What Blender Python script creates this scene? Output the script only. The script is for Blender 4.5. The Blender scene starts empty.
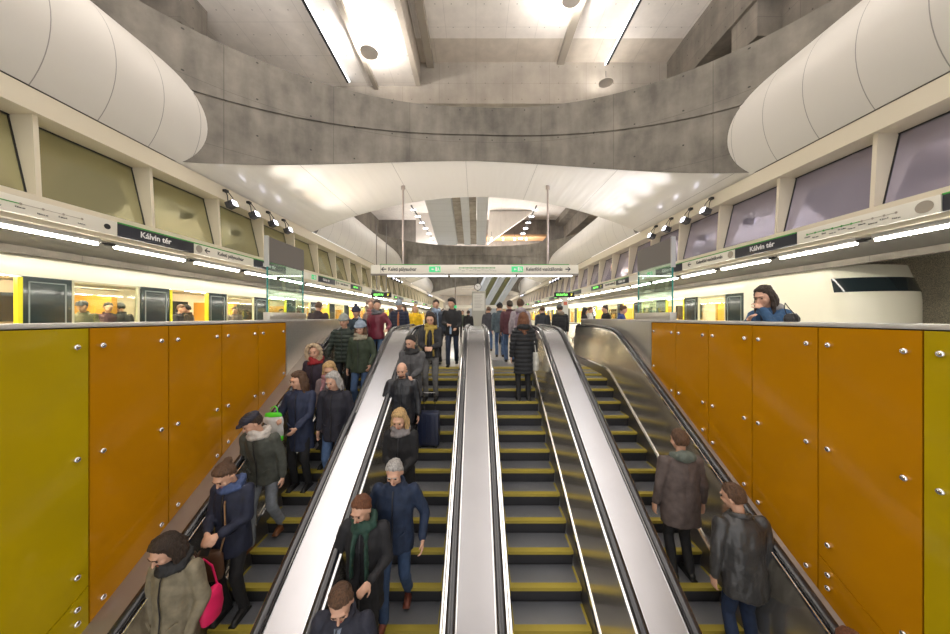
import bpy, bmesh, math, random
from mathutils import Vector, Matrix, noise, Euler
random.seed(7)
SC = bpy.context.scene
COL = SC.collection
S = 1.12            # metres per working unit, applied to everything at the end
EYE = 1.2
F = 317.0
def R(d): return math.radians(d)

# ------------------------------------------------------------------ materials
MATS = {}
def nodes(name):
    m = bpy.data.materials.new(name); m.use_nodes = True
    nt = m.node_tree; b = nt.nodes['Principled BSDF']
    return m, nt, b
def pm(name, col, rough=.5, metal=0., nscale=0, namt=.0, bump=0., bscale=40, coat=0., stretch=None, spec=.5, emit=None, estr=0):
    if name in MATS: return MATS[name]
    m, nt, b = nodes(name)
    b.inputs['Base Color'].default_value = (*col, 1)
    b.inputs['Roughness'].default_value = rough
    b.inputs['Metallic'].default_value = metal
    b.inputs['Coat Weight'].default_value = coat
    b.inputs['Coat Roughness'].default_value = .05
    b.inputs['Specular IOR Level'].default_value = spec
    if emit:
        b.inputs['Emission Color'].default_value = (*emit, 1); b.inputs['Emission Strength'].default_value = estr
    if nscale or bump:
        tc = nt.nodes.new('ShaderNodeTexCoord'); mp = nt.nodes.new('ShaderNodeMapping')
        nt.links.new(tc.outputs['Object'], mp.inputs['Vector'])
        if stretch: mp.inputs['Scale'].default_value = stretch
    if nscale:
        n = nt.nodes.new('ShaderNodeTexNoise'); n.inputs['Scale'].default_value = nscale; n.inputs['Detail'].default_value = 5
        nt.links.new(mp.outputs[0], n.inputs['Vector'])
        cr = nt.nodes.new('ShaderNodeValToRGB')
        cr.color_ramp.elements[0].position = .3; cr.color_ramp.elements[1].position = .7
        cr.color_ramp.elements[0].color = (*[max(0, c*(1-namt)) for c in col], 1)
        cr.color_ramp.elements[1].color = (*[min(1, c*(1+namt)) for c in col], 1)
        nt.links.new(n.outputs['Fac'], cr.inputs[0]); nt.links.new(cr.outputs[0], b.inputs['Base Color'])
    if bump:
        n2 = nt.nodes.new('ShaderNodeTexNoise'); n2.inputs['Scale'].default_value = bscale; n2.inputs['Detail'].default_value = 4
        nt.links.new(mp.outputs[0], n2.inputs['Vector'])
        bp = nt.nodes.new('ShaderNodeBump'); bp.inputs['Strength'].default_value = bump; bp.inputs['Distance'].default_value = .02
        nt.links.new(n2.outputs['Fac'], bp.inputs['Height']); nt.links.new(bp.outputs[0], b.inputs['Normal'])
    MATS[name] = m
    return m

def mathn(nt, op, a, b=None, c=None):
    n = nt.nodes.new('ShaderNodeMath'); n.operation = op
    for i, v in enumerate((a, b, c)):
        if v is None: continue
        if isinstance(v, (int, float)): n.inputs[i].default_value = v
        else: nt.links.new(v, n.inputs[i])
    return n.outputs[0]
def line_mask(nt, v, period, width, off=0.):
    """1 where coordinate v is within width/2 of a multiple of period"""
    f = mathn(nt, 'FRACT', mathn(nt, 'DIVIDE', mathn(nt, 'ADD', v, off + 1000*period + width/2), period))
    return mathn(nt, 'LESS_THAN', f, width/period)

def concrete(name, col, ax=0, sx=1.5, sz=1.0, holes=True, dark=.7, amt=.3):
    """board-marked concrete: broad stains, vertical streaks, formwork joints and tie holes; ax = horizontal axis on the face"""
    if name in MATS: return MATS[name]
    m, nt, b = nodes(name)
    b.inputs['Roughness'].default_value = .75
    tc = nt.nodes.new('ShaderNodeTexCoord'); sep = nt.nodes.new('ShaderNodeSeparateXYZ')
    nt.links.new(tc.outputs['Object'], sep.inputs[0])
    h, v = (sep.outputs[0], sep.outputs[1]) if ax == 3 else (sep.outputs[ax], sep.outputs[2])
    sx *= S; sz *= S
    n = nt.nodes.new('ShaderNodeTexNoise'); n.inputs['Scale'].default_value = .9; n.inputs['Detail'].default_value = 8; n.inputs['Roughness'].default_value = .65
    nt.links.new(tc.outputs['Object'], n.inputs['Vector'])
    mp = nt.nodes.new('ShaderNodeMapping'); mp.inputs['Scale'].default_value = (2.6, 2.6, .6)
    nt.links.new(tc.outputs['Object'], mp.inputs['Vector'])
    n2 = nt.nodes.new('ShaderNodeTexNoise'); n2.inputs['Scale'].default_value = 1; n2.inputs['Detail'].default_value = 5
    nt.links.new(mp.outputs[0], n2.inputs['Vector'])
    s = mathn(nt, 'ADD', mathn(nt, 'MULTIPLY', n.outputs['Fac'], .6), mathn(nt, 'MULTIPLY', n2.outputs['Fac'], .4))
    cr = nt.nodes.new('ShaderNodeValToRGB')
    cr.color_ramp.elements[0].position = .36; cr.color_ramp.elements[1].position = .64
    cr.color_ramp.elements[0].color = (*[c*(1-amt) for c in col], 1)
    cr.color_ramp.elements[1].color = (*[min(1, c*(1+amt)) for c in col], 1)
    nt.links.new(s, cr.inputs[0])
    l = mathn(nt, 'MAXIMUM', line_mask(nt, h, sx, .014), line_mask(nt, v, sz, .012, .3))
    if holes:
        def cell(x, p, off):
            f = mathn(nt, 'FRACT', mathn(nt, 'DIVIDE', mathn(nt, 'ADD', x, off + 1000*p), p))
            return mathn(nt, 'MULTIPLY', mathn(nt, 'SUBTRACT', f, .5), p)
        a = cell(h, sx/2, 0); c = cell(v, sz*.66, .15)
        d = mathn(nt, 'SQRT', mathn(nt, 'ADD', mathn(nt, 'MULTIPLY', a, a), mathn(nt, 'MULTIPLY', c, c)))
        l2 = mathn(nt, 'LESS_THAN', d, .022)
        l = mathn(nt, 'MAXIMUM', mathn(nt, 'MULTIPLY', l, .5), l2)
    else: l = mathn(nt, 'MULTIPLY', l, .5)
    mx = nt.nodes.new('ShaderNodeMix'); mx.data_type = 'RGBA'
    nt.links.new(l, mx.inputs['Factor']); nt.links.new(cr.outputs[0], mx.inputs['A'])
    mx.inputs['B'].default_value = (*[c*(1-dark) for c in col], 1)
    nt.links.new(mx.outputs['Result'], b.inputs['Base Color'])
    bp = nt.nodes.new('ShaderNodeBump'); bp.inputs['Strength'].default_value = .25; bp.inputs['Distance'].default_value = .02
    nt.links.new(n2.outputs['Fac'], bp.inputs['Height']); nt.links.new(bp.outputs[0], b.inputs['Normal'])
    MATS[name] = m
    return m

def seamed(name, col, rough, period, off, ax=1, width=.012, metal=0, coat=0, ax2=None, p2=1, spec=.5, wob=0.):
    """smooth cladding with thin darker joints across one axis"""
    if name in MATS: return MATS[name]
    m, nt, b = nodes(name)
    b.inputs['Roughness'].default_value = rough; b.inputs['Metallic'].default_value = metal; b.inputs['Coat Weight'].default_value = coat
    b.inputs['Specular IOR Level'].default_value = spec
    tc = nt.nodes.new('ShaderNodeTexCoord'); sep = nt.nodes.new('ShaderNodeSeparateXYZ')
    nt.links.new(tc.outputs['Object'], sep.inputs[0])
    l = line_mask(nt, sep.outputs[ax], period*S, width, off*S)
    if ax2 is not None: l = mathn(nt, 'MAXIMUM', l, line_mask(nt, sep.outputs[ax2], p2*S, width))
    mx = nt.nodes.new('ShaderNodeMix'); mx.data_type = 'RGBA'
    nt.links.new(l, mx.inputs['Factor']); mx.inputs['A'].default_value = (*col, 1)
    mx.inputs['B'].default_value = (*[c*.45 for c in col], 1)
    nt.links.new(mx.outputs['Result'], b.inputs['Base Color'])
    if wob:
        n = nt.nodes.new('ShaderNodeTexNoise'); n.inputs['Scale'].default_value = .8; n.inputs['Detail'].default_value = 1
        mw = nt.nodes.new('ShaderNodeMapping'); mw.inputs['Scale'].default_value = (5, .5, 1)
        nt.links.new(tc.outputs['Object'], mw.inputs['Vector']); nt.links.new(mw.outputs[0], n.inputs['Vector'])
        bp = nt.nodes.new('ShaderNodeBump'); bp.inputs['Strength'].default_value = wob; bp.inputs['Distance'].default_value = .06
        nt.links.new(n.outputs['Fac'], bp.inputs['Height']); nt.links.new(bp.outputs[0], b.inputs['Normal'])
    MATS[name] = m
    return m

def glassmat(name, tint, alpha=.12, rough=.02):
    """thin clear pane: mostly transparent with a tinted gloss"""
    if name in MATS: return MATS[name]
    m = bpy.data.materials.new(name); m.use_nodes = True; nt = m.node_tree; nt.nodes.clear()
    o = nt.nodes.new('ShaderNodeOutputMaterial'); t = nt.nodes.new('ShaderNodeBsdfTransparent'); g = nt.nodes.new('ShaderNodeBsdfGlossy')
    t.inputs[0].default_value = (*tint, 1); g.inputs['Roughness'].default_value = rough; g.inputs['Color'].default_value = (.9, .95, .92, 1)
    mx = nt.nodes.new('ShaderNodeMixShader'); fr = nt.nodes.new('ShaderNodeLayerWeight'); fr.inputs[0].default_value = .25
    nt.links.new(mathn(nt, 'MULTIPLY_ADD', fr.outputs['Facing'], .25, alpha*.4), mx.inputs[0])
    nt.links.new(t.outputs[0], mx.inputs[1]); nt.links.new(g.outputs[0], mx.inputs[2]); nt.links.new(mx.outputs[0], o.inputs[0])
    MATS[name] = m
    return m

# colours are linear
white_vault = lambda: seamed('vault_plaster', (.76, .73, .68), .20, 2.1, .3, 0, .012, spec=.6, wob=.35, coat=.15)
tubeL = lambda: seamed('tube_cladding_a', (.68, .65, .60), .34, .8, -4.4+8, 1, .014)
tubeR = lambda: seamed('tube_cladding_b', (.68, .65, .60), .34, .8, -4.93+8, 1, .014)
conc_ring = lambda: concrete('ring_concrete', (.165, .148, .122), 0, 1.9, 1.32, True, .7, .42)
conc_light = lambda: concrete('pale_concrete', (.52, .46, .39), 0, 1.6, 1.2, True, .5, .12)
conc_side = lambda: concrete('side_concrete', (.20, .175, .145), 1, 1.2, .9)
conc_flat = lambda: concrete('ceiling_concrete', (.74, .69, .64), 3, 1.1, 1.3, True, .5, .08)
conc_mid = lambda: concrete('beam_concrete', (.26, .23, .19), 0, 1.3, .9)
cream = lambda: pm('cream_paint', (.72, .65, .51), .4)
cap_m = lambda: pm('parapet_cap_metal', (.60, .58, .56), .35, .5, 8, .08)
steel = lambda: pm('brushed_steel', (.62, .60, .55), .30, .75, 3, .06, .04, 60, stretch=(1, 12, 12))
steel_deck = lambda: pm('deck_steel', (.42, .42, .44), .20, .92, 2, .04)
steel_mirror = lambda: pm('balustrade_steel', (.74, .69, .60), .17, .88, 2, .05)
steel_dark = lambda: pm('dark_steel', (.26, .24, .23), .35, .9)
chrome = lambda: pm('chrome', (.85, .85, .86), .10, 1.)
rubber = lambda: pm('handrail_rubber', (.018, .02, .026), .22, 0, coat=.6)
black = lambda: pm('black_plastic', (.012, .012, .013), .45)
orange = lambda: pm('orange_glass', (.48, .205, .002), .08, 0, 1.5, .05, coat=0., spec=.35)
yellowg = lambda: pm('yellow_green_glass', (.44, .315, .004), .08, 0, 1.5, .05, coat=0., spec=.35)

# ------------------------------------------------------------------ mesh building
class MB:
    def __init__(s): s.v = []; s.f = []; s.mi = []
    def add(s, vs, fs, mi=0):
        o = len(s.v); s.v += [tuple(p) for p in vs]; s.f += [tuple(i+o for i in f) for f in fs]; s.mi += [mi]*len(fs); return s
    def box(s, x0, x1, y0, y1, z0, z1, mi=0):
        v = [(x, y, z) for x in (x0, x1) for y in (y0, y1) for z in (z0, z1)]
        return s.add(v, [(0, 1, 3, 2), (4, 6, 7, 5), (0, 4, 5, 1), (2, 3, 7, 6), (0, 2, 6, 4), (1, 5, 7, 3)], mi)
    def obox(s, c, size, rot=None, mi=0):
        M = (rot.to_matrix() if isinstance(rot, Euler) else rot) if rot is not None else Matrix.Identity(3)
        c = Vector(c); h = Vector(size)/2
        v = [c + M @ Vector((a*h.x, b*h.y, d*h.z)) for a in (-1, 1) for b in (-1, 1) for d in (-1, 1)]
        return s.add(v, [(0, 1, 3, 2), (4, 6, 7, 5), (0, 4, 5, 1), (2, 3, 7, 6), (0, 2, 6, 4), (1, 5, 7, 3)], mi)
    def prism(s, pts, axis, a0, a1, mi=0):
        """polygon pts (u,v) extruded along axis: 'x' -> (u,v)=(y,z); 'y' -> (x,z); 'z' -> (x,y)"""
        def P(u, v, a): return {'x': (a, u, v), 'y': (u, a, v), 'z': (u, v, a)}[axis]
        n = len(pts); v = [P(u, w, a0) for u, w in pts] + [P(u, w, a1) for u, w in pts]
        f = [tuple(range(n)), tuple(range(2*n-1, n-1, -1))] + [(i, (i+1) % n, n+(i+1) % n, n+i) for i in range(n)]
        return s.add(v, f, mi)
    def tube(s, pts, r, n=8, mi=0, closed=False, ry=None):
        pts = [Vector(p) for p in pts]; k = len(pts); vs = []
        up0 = Vector((0, 0, 1))
        for i, p in enumerate(pts):
            a = pts[i-1] if (i > 0 or closed) else p; b = pts[(i+1) % k] if (i < k-1 or closed) else p
            t = (b-a).normalized()
            u = up0 if abs(t.z) < .95 else Vector((1, 0, 0))
            if abs(t.x) < 1e-4: sd = Vector((1, 0, 0))
            else: sd = t.cross(u).normalized()
            w = sd.cross(t).normalized()
            rr = r[i] if isinstance(r, (list, tuple)) else r
            r2 = rr if ry is None else ry
            for j in range(n):
                an = 2*math.pi*j/n; vs.append(p + sd*math.cos(an)*rr + w*math.sin(an)*r2)
        fs = []
        for i in range(k if closed else k-1):
            for j in range(n):
                a = i*n+j; b = i*n+(j+1) % n; c = ((i+1) % k)*n+(j+1) % n; d = ((i+1) % k)*n+j
                fs.append((a, b, c, d))
        if not closed: fs += [tuple(range(n))[::-1], tuple(range((k-1)*n, k*n))]
        return s.add(vs, fs, mi)
    def ell(s, c, r, rot=None, n=12, m=8, mi=0):
        M = rot if rot is not None else Matrix.Identity(3); c = Vector(c)
        vs = [c + M @ Vector((0, 0, -r[2]))]
        for i in range(1, m):
            ph = -math.pi/2 + math.pi*i/m
            for j in range(n):
                a = 2*math.pi*j/n
                vs.append(c + M @ Vector((r[0]*math.cos(ph)*math.cos(a), r[1]*math.cos(ph)*math.sin(a), r[2]*math.sin(ph))))
        vs.append(c + M @ Vector((0, 0, r[2])))
        fs = [(0, 1+(j+1) % n, 1+j) for j in range(n)]
        for i in range(m-2):
            for j in range(n):
                fs.append((1+i*n+j, 1+i*n+(j+1) % n, 1+(i+1)*n+(j+1) % n, 1+(i+1)*n+j))
        L = len(vs)-1
        fs += [(L, 1+(m-2)*n+j, 1+(m-2)*n+(j+1) % n) for j in range(n)]
        return s.add(vs, fs, mi)
    def cap(s, p0, p1, r0, r1, n=10, mi=0, fl=1.0, side=None):
        """closed tapered capsule; fl flattens it across `side`"""
        p0 = Vector(p0); p1 = Vector(p1); t = (p1-p0)
        if t.length < 1e-6: return s.ell(p0, (r0, r0, r0), n=n)
        t.normalize()
        a = side.copy() if side is not None else (Vector((1, 0, 0)) if abs(t.x) < .8 else Vector((0, 1, 0)))
        a = (a - t*a.dot(t)).normalized(); b = t.cross(a)
        rings = [(p0, -80, r0), (p0, -45, r0), (p0, 0, r0), (p1, 0, r1), (p1, 45, r1), (p1, 80, r1)]
        vs = []
        for p, an, r in rings:
            an = R(an); q = p + t*math.sin(an)*r; rr = r*math.cos(an)
            for j in range(n):
                w = 2*math.pi*j/n; vs.append(q + a*math.cos(w)*rr*fl + b*math.sin(w)*rr)
        fs = [tuple(range(n))[::-1]]
        for i in range(5):
            for j in range(n): fs.append((i*n+j, i*n+(j+1) % n, (i+1)*n+(j+1) % n, (i+1)*n+j))
        fs.append(tuple(range(5*n, 6*n)))
        return s.add(vs, fs, mi)
    def loft(s, rings, n=20, mi=0, closed=True):
        """rings: (cx,cy,cz,rx,ry) stacked in z"""
        vs = []
        for cx, cy, cz, rx, ry in rings:
            for j in range(n):
                w = 2*math.pi*j/n; vs.append((cx+rx*math.cos(w), cy+ry*math.sin(w), cz))
        fs = []
        for i in range(len(rings)-1):
            for j in range(n): fs.append((i*n+j, i*n+(j+1) % n, (i+1)*n+(j+1) % n, (i+1)*n+j))
        if closed: fs += [tuple(range(n))[::-1], tuple(range((len(rings)-1)*n, len(rings)*n))]
        return s.add(vs, fs, mi)
    def grid(s, fn, nu, nv, mi=0):
        vs = [fn(i/nu, j/nv) for i in range(nu+1) for j in range(nv+1)]
        fs = [(i*(nv+1)+j, (i+1)*(nv+1)+j, (i+1)*(nv+1)+j+1, i*(nv+1)+j+1) for i in range(nu) for j in range(nv)]
        return s.add(vs, fs, mi)
    def sweep(s, prof, ds, mi=0, close=True):
        """prof: list of fn(D)->(x,z); swept along y"""
        n = len(prof); vs = []
        for d in ds:
            for p in prof: x, z = p(d); vs.append((x, d, z))
        fs = []
        for i in range(len(ds)-1):
            for j in range(n if close else n-1):
                fs.append((i*n+j, i*n+(j+1) % n, (i+1)*n+(j+1) % n, (i+1)*n+j))
        if close: fs += [tuple(range(n))[::-1], tuple(range((len(ds)-1)*n, len(ds)*n))]
        return s.add(vs, fs, mi)
    def mesh(s, name, mats, smooth=None):
        me = bpy.data.meshes.new(name); me.from_pydata(s.v, [], s.f)
        for m in (mats if isinstance(mats, (list, tuple)) else [mats]): me.materials.append(m)
        if any(s.mi): me.polygons.foreach_set('material_index', s.mi)
        bm = bmesh.new(); bm.from_mesh(me); bmesh.ops.recalc_face_normals(bm, faces=bm.faces); bm.to_mesh(me); bm.free()
        if smooth is not None: shade(me, smooth)
        me.update(); return me
def shade(me, ang=40):
    me.polygons.foreach_set('use_smooth', [True]*len(me.polygons))
    if ang < 170:
        me.set_sharp_from_angle(angle=R(ang))
def link(name, me, parent=None, loc=None):
    o = bpy.data.objects.new(name, me); COL.objects.link(o)
    if parent is not None: o.parent = parent
    if loc is not None: o.location = loc
    return o
def build(name, mb, mats, parent=None, smooth=40, loc=None, bevel=0):
    me = mb.mesh(name, mats, smooth)
    if bevel:
        bm = bmesh.new(); bm.from_mesh(me)
        es = [e for e in bm.edges if len(e.link_faces) == 2 and e.calc_face_angle(0) > R(50)]
        bmesh.ops.bevel(bm, geom=es, offset=bevel, segments=2, affect='EDGES', profile=.6, clamp_overlap=True)
        bm.to_mesh(me); bm.free(); shade(me, 40)
    return link(name, me, parent, loc)
USED = set()
def tag(o, label, cat, group=None, kind=None):
    if label in USED: print('DUP LABEL', label)
    USED.add(label)
    o['label'] = label; o['category'] = cat
    if group: o['group'] = group
    if kind: o['kind'] = kind
    return o
def thing(name, label, cat, loc=(0, 0, 0), rz=0, group=None):
    o = bpy.data.objects.new(name, None); COL.objects.link(o); o.location = loc; o.rotation_euler = (0, 0, rz)
    o.empty_display_size = .1
    return tag(o, label, cat, group)
def struct(name, mb, mats, smooth=35, parent=None):
    o = build(name, mb, mats, parent, smooth)
    if parent is None: o['kind'] = 'structure'
    return o
def copy_tree(o, parent=None):
    c = o.copy(); COL.objects.link(c); c.parent = parent
    for ch in list(o.children): copy_tree(ch, c)
    return c
ORD = 'first second third fourth fifth sixth seventh eighth ninth tenth eleventh twelfth thirteenth fourteenth fifteenth sixteenth seventeenth eighteenth nineteenth twentieth twenty-first twenty-second twenty-third twenty-fourth twenty-fifth twenty-sixth twenty-seventh twenty-eighth twenty-ninth thirtieth'.split()
def text(name, body, size, mat, parent, M, align='CENTER', squash=1.0, bold=0.0):
    """raised lettering; M places the text plane (x right, y up)"""
    cu = bpy.data.curves.new('lettering', 'FONT'); cu.body = body; cu.size = size; cu.align_x = align; cu.align_y = 'CENTER'
    cu.extrude = .002; cu.resolution_u = 3; cu.offset = bold
    t = bpy.data.objects.new('lettering', cu); COL.objects.link(t)
    dg = bpy.context.evaluated_depsgraph_get(); dg.update()
    me = bpy.data.meshes.new_from_object(t.evaluated_get(dg))
    bpy.data.objects.remove(t); bpy.data.curves.remove(cu)
    me.transform(M @ Matrix.Diagonal((squash, 1, 1, 1)))
    me.materials.clear(); me.materials.append(mat)
    return link(name, me, parent)
def frame_M(o, xd, yd):
    xd = Vector(xd).normalized(); yd = Vector(yd).normalized(); zd = xd.cross(yd)
    M = Matrix((xd, yd, zd)).transposed().to_4x4(); M.translation = Vector(o); return M
def smin(a, b, e): return .5*(a+b-math.sqrt((a-b)**2+e*e))
# ------------------------------------------------------------------ the building
SLOPE = math.tan(R(30))
def step_plane(d): return smin(EYE-4.94+SLOPE*d, 0.0, .10)
def deck_z(d): return smin(EYE-3.93+SLOPE*d, .97, .16)
def frange(a, b, n): return [a+(b-a)*i/n for i in range(n+1)]
def z(r): return r+EYE      # height given above the eye line
XL, XR = -3.12, 2.97
WELL_END = 7.62

# floors
b = MB()
b.box(-12, XL-.1, -6, 66, -.3, 0).box(XR+.1, 12, -6, 66, -.3, 0).box(XL-.1, XR+.1, WELL_END, 66, -.3, 0)
struct('floor', b, pm('terrazzo_floor', (.58, .56, .53), .16, 0, 30, .12, coat=.3))
b = MB(); b.box(XL-.2, XR+.2, -3, 8, -5.6, -5.4)
struct('floor.001', b, pm('lower_floor', (.2, .19, .18), .4))

# ring walls, vaults, tubes and window bands repeat along the hall
A_, B_ = 7.6, 6.3
def ringD(x, off): return off + 3.0 + B_*math.sqrt(max(0, 1-min(1, (x/A_)**2))) + .08*max(x, 0)
def vaultZ(x): return z(4.58-.0345*x*x)
RT = z(6.16)
for i, off in enumerate((0., 18.3, 36.6)):
    if i < 3:
        b = MB(); n = 72
        def rw(u, v, off=off):
            an = math.pi*(u); x = -A_*math.cos(an); y = off+3.0+B_*math.sin(an)+.08*max(x, 0)
            zb = vaultZ(min(abs(x), 7.0)) - .001
            zg = z(5.34-.0135*x*x)
            seq = [(0, zb), (0, zg-.03), (.035, zg-.03), (.035, zg+.02), (0, zg+.02), (0, RT), (.38, RT), (.38, zb+.3)]
            o, zz = seq[int(round(v*7))]
            nx, ny = -math.cos(an)/A_, math.sin(an)/B_; L = math.hypot(nx, ny)
            return (x+nx/L*o, y+ny/L*o, zz)
        b.grid(rw, n, 7)
        o = struct('wall_ring', b, conc_ring(), 25)
        o.name = ('beam', 'beam.001', 'beam.012')[i]
        # vault
        b = MB(); far = off+12.1
        def vt(u, v, off=off, far=far):
            x = -6.6+13.2*u; d0 = ringD(x, off)+.02; return (x, d0+(far-d0)*v, vaultZ(x))
        b.grid(vt, 48, 14)
        def vt2(u, v, off=off, far=far):
            x = -6.6+13.2*u; d0 = ringD(x, off)+.4; return (x, d0+(far-d0)*v, vaultZ(x)+.3)
        b.grid(vt2, 48, 2)
        b.grid(lambda u, v, far=far: (-6.6+13.2*u, far, vaultZ(-6.6+13.2*u)+.3*v), 48, 1)
        struct(('ceiling', 'ceiling.001', 'ceiling.012')[i], b, white_vault(), 60)
    # tubes
    d0 = off+12.3-18.3 if i else -5.
    for sgn in (-1, 1):
        b = MB()
        def tb(u, v, sgn=sgn, off=off, d0=d0):
            a0 = math.atan2(3.22-4.13, 6.2-7.4); a0 = a0+2*math.pi if a0 < 0 else a0
            an = a0 + (R(88)-a0)*v
            x = 7.4+1.5*math.cos(an); zz = 4.13+1.5*math.sin(an)
            de = ringD(sgn*x, off)+.06
            return (sgn*x, d0+(de-d0)*u, z(zz))
        b.grid(tb, 30, 28)
        nm = 'trim_left' if sgn < 0 else 'trim_right'
        struct(nm + ('' if i == 0 else '.%03d' % i), b, tubeL() if sgn < 0 else tubeR(), 60)

# window bands
for sgn in (-1, 1):
    side = 'left' if sgn < 0 else 'right'
    ph = 4.5 if sgn < 0 else 4.97; per = 1.61 if sgn < 0 else 1.60
    D0, D1 = -3.5, 64
    def X(a, b_): return (min(sgn*a, sgn*b_), max(sgn*a, sgn*b_))
    b = MB()
    b.prism([(sgn*6.2, z(2.88)), (sgn*6.2, z(3.2)), (sgn*7.0, z(3.2)), (sgn*7.0, z(2.88))], 'y', D0, D1)       # head beam
    b.prism([(sgn*6.2, z(1.64)), (sgn*6.2, z(1.72)), (sgn*6.6, z(1.72)), (sgn*6.6, z(1.64))], 'y', D0, D1)     # sill ledge
    b.prism([(sgn*6.26, z(1.42)), (sgn*6.26, z(1.64)), (sgn*6.6, z(1.64)), (sgn*6.6, z(1.34)), (sgn*6.3, z(1.34))], 'y', D0, D1)
    struct('wall_' + side, b, cream())
    b = MB(); b.prism([(sgn*6.55, z(1.34)), (sgn*6.6, z(1.5)), (sgn*7.5, z(1.5)), (sgn*7.47, z(1.16))], 'y', D0, D1)
    struct('ceiling.00%d' % (2 if sgn < 0 else 3), b, pm('soffit_grey', (.14, .13, .115), .6))
    b = MB(); b.box(*X(7.45, 7.56), D0, D1, z(1.04), z(1.5))
    struct('beam.00%d' % (2 if sgn < 0 else 3), b, conc_side())
    # window panes and the raking fins between them
    k0 = int((D0-ph)/per); k1 = int((D1-ph)/per); nn = 0
    gm = pm('window_glass_' + side, (.105, .10, .045) if sgn < 0 else (.16, .15, .19), .07, 0, coat=.2, spec=1.0)
    gm.node_tree.nodes['Principled BSDF'].inputs['Metallic'].default_value = .62
    gm.node_tree.nodes['Principled BSDF'].inputs['Base Color'].default_value = (.46, .44, .25, 1) if sgn < 0 else (.48, .45, .58, 1)
    for k in range(k0, k1):
        d = ph+per*k
        b = MB(); b.prism([(sgn*6.24, z(1.72)), (sgn*6.30, z(2.88)), (sgn*6.70, z(2.88)), (sgn*6.40, z(1.72))], 'y', d, d+.06)
        o = struct('mullion', b, cream()); o.name = 'trim_%d' % (nn+1 + (0 if sgn < 0 else 100))
        b = MB()
        b.prism([(sgn*6.37, z(1.72)), (sgn*6.40, z(1.72)), (sgn*6.67, z(2.88)), (sgn*6.64, z(2.88))], 'y', d+.08, d+per)
        w = struct('window', b, gm); w.name = 'window_%d' % (nn+1 + (0 if sgn < 0 else 100))
        b = MB()
        b.prism([(sgn*6.36, z(1.72)), (sgn*6.40, z(1.72)), (sgn*6.67, z(2.88)), (sgn*6.63, z(2.88))], 'y', d+.06, d+.08)
        b.prism([(sgn*6.36, z(1.72)), (sgn*6.40, z(1.72)), (sgn*6.67, z(2.88)), (sgn*6.63, z(2.88))], 'y', d+per-.018, d+per)
        b.prism([(sgn*6.62, z(2.86)), (sgn*6.66, z(2.86)), (sgn*6.66, z(2.88)), (sgn*6.62, z(2.88))], 'y', d+.08, d+per)
        build('window_gasket', b, black(), w)
        nn += 1
    # track wall behind the train
    b = MB(); b.box(*X(10.6, 10.8), -6, 66, -1.2, z(2))
    struct('wall_%s.001' % side, b, pm('rough_tunnel_wall', (.62, .56, .42), .9, 0, 60, .55, .6, 50))
    b = MB(); b.box(*X(7.1, 10.8), -6, 66, z(1.5), z(1.7))
    struct('ceiling.00%d' % (4 if sgn < 0 else 5), b, pm('soffit_grey', (.14, .13, .115), .6))

# upper hall
b = MB()
b.box(-9.5, -2.28, -4, 13, z(9.43), z(9.7))
b.box(-2.28, 7.8, -4, 11.9, z(10.46), z(10.8))
struct('ceiling.006', b, conc_flat())
b = MB(); b.prism([(11.9, z(10.46)), (12.95, z(10.40)), (12.95, z(10.8)), (11.9, z(10.8))], 'x', -2.28, 7.8)
b.box(-2.45, -2.265, -4, 12.945, z(9.42), z(10.79))
struct('ceiling.007', b, conc_light())
b = MB(); b.box(-9.5, 9.6, 12.95, 13.9, z(8.72), z(10.8))
struct('beam.004', b, concrete('cross_beam_concrete', (.36, .32, .27), 0, 1.5, 1.0, True, .6, .15))
b = MB(); b.box(-9.5, 9.6, 13.9, 22, z(9.3), z(9.5)); b.box(-9.5, 9.6, 22, 31, z(9.5), z(9.7))
struct('ceiling.008', b, conc_flat())
b = MB()
for x0, dz in ((-2.0, .3), (3.3, .16)):          # ceiling ribs
    b.box(x0, x0+.28, -4, 12.95, z(10.46-dz), z(10.46))
b.box(-4.15, -3.98, -4, 12.95, z(9.28), z(9.43))
struct('trim_3001', b, pm('rib_grey', (.33, .29, .24), .7))
b = MB()
for s_ in (-1, 1):
    xa = 7.8 if s_ > 0 else -9.5
    def bx(x0, x1, d0, d1, z0, z1): b.box(min(s_*x0, s_*x1), max(s_*x0, s_*x1), d0, d1, z(z0), z(z1))
    if s_ > 0:
        bx(7.8, 8.6, -4, 31, 8.9, 10.8); bx(8.6, 9.6, -4, 31, 7.7, 10.8)
        for dd in (1.5, 5.2, 8.9): bx(7.9, 9.6, dd, dd+.9, 7.9, 9.0)
    else:
        bx(9.5, 10.2, -4, 31, 7.7, 10.8)
        for dd in (1.5, 5.2, 8.9): bx(8.3, 9.6, dd, dd+.9, 8.3, 9.43)
    bx(9.5, 10.0, -4, 31, 5.2, 7.8); bx(7.4, 9.6, -4, 31, 5.6, 5.75)
struct('beam.005', b, conc_side())
b = MB(); b.box(-10, 10, 31, 31.4, z(5.5), z(11)); b.box(-10, 10, 31.4, 48, z(8.6), z(8.8)); struct('wall_far.001', b, concrete('far_upper_concrete', (.20, .18, .16), 0, 2, 1.2))
b = MB(); b.box(-12, 12, 65.5, 66, -1.2, z(6)); struct('wall_far', b, conc_light())
b = MB()
b.box(-7.4, 7.4, 48.6, 66, z(4.4), z(4.7)); struct('ceiling.009', b, white_vault())
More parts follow.
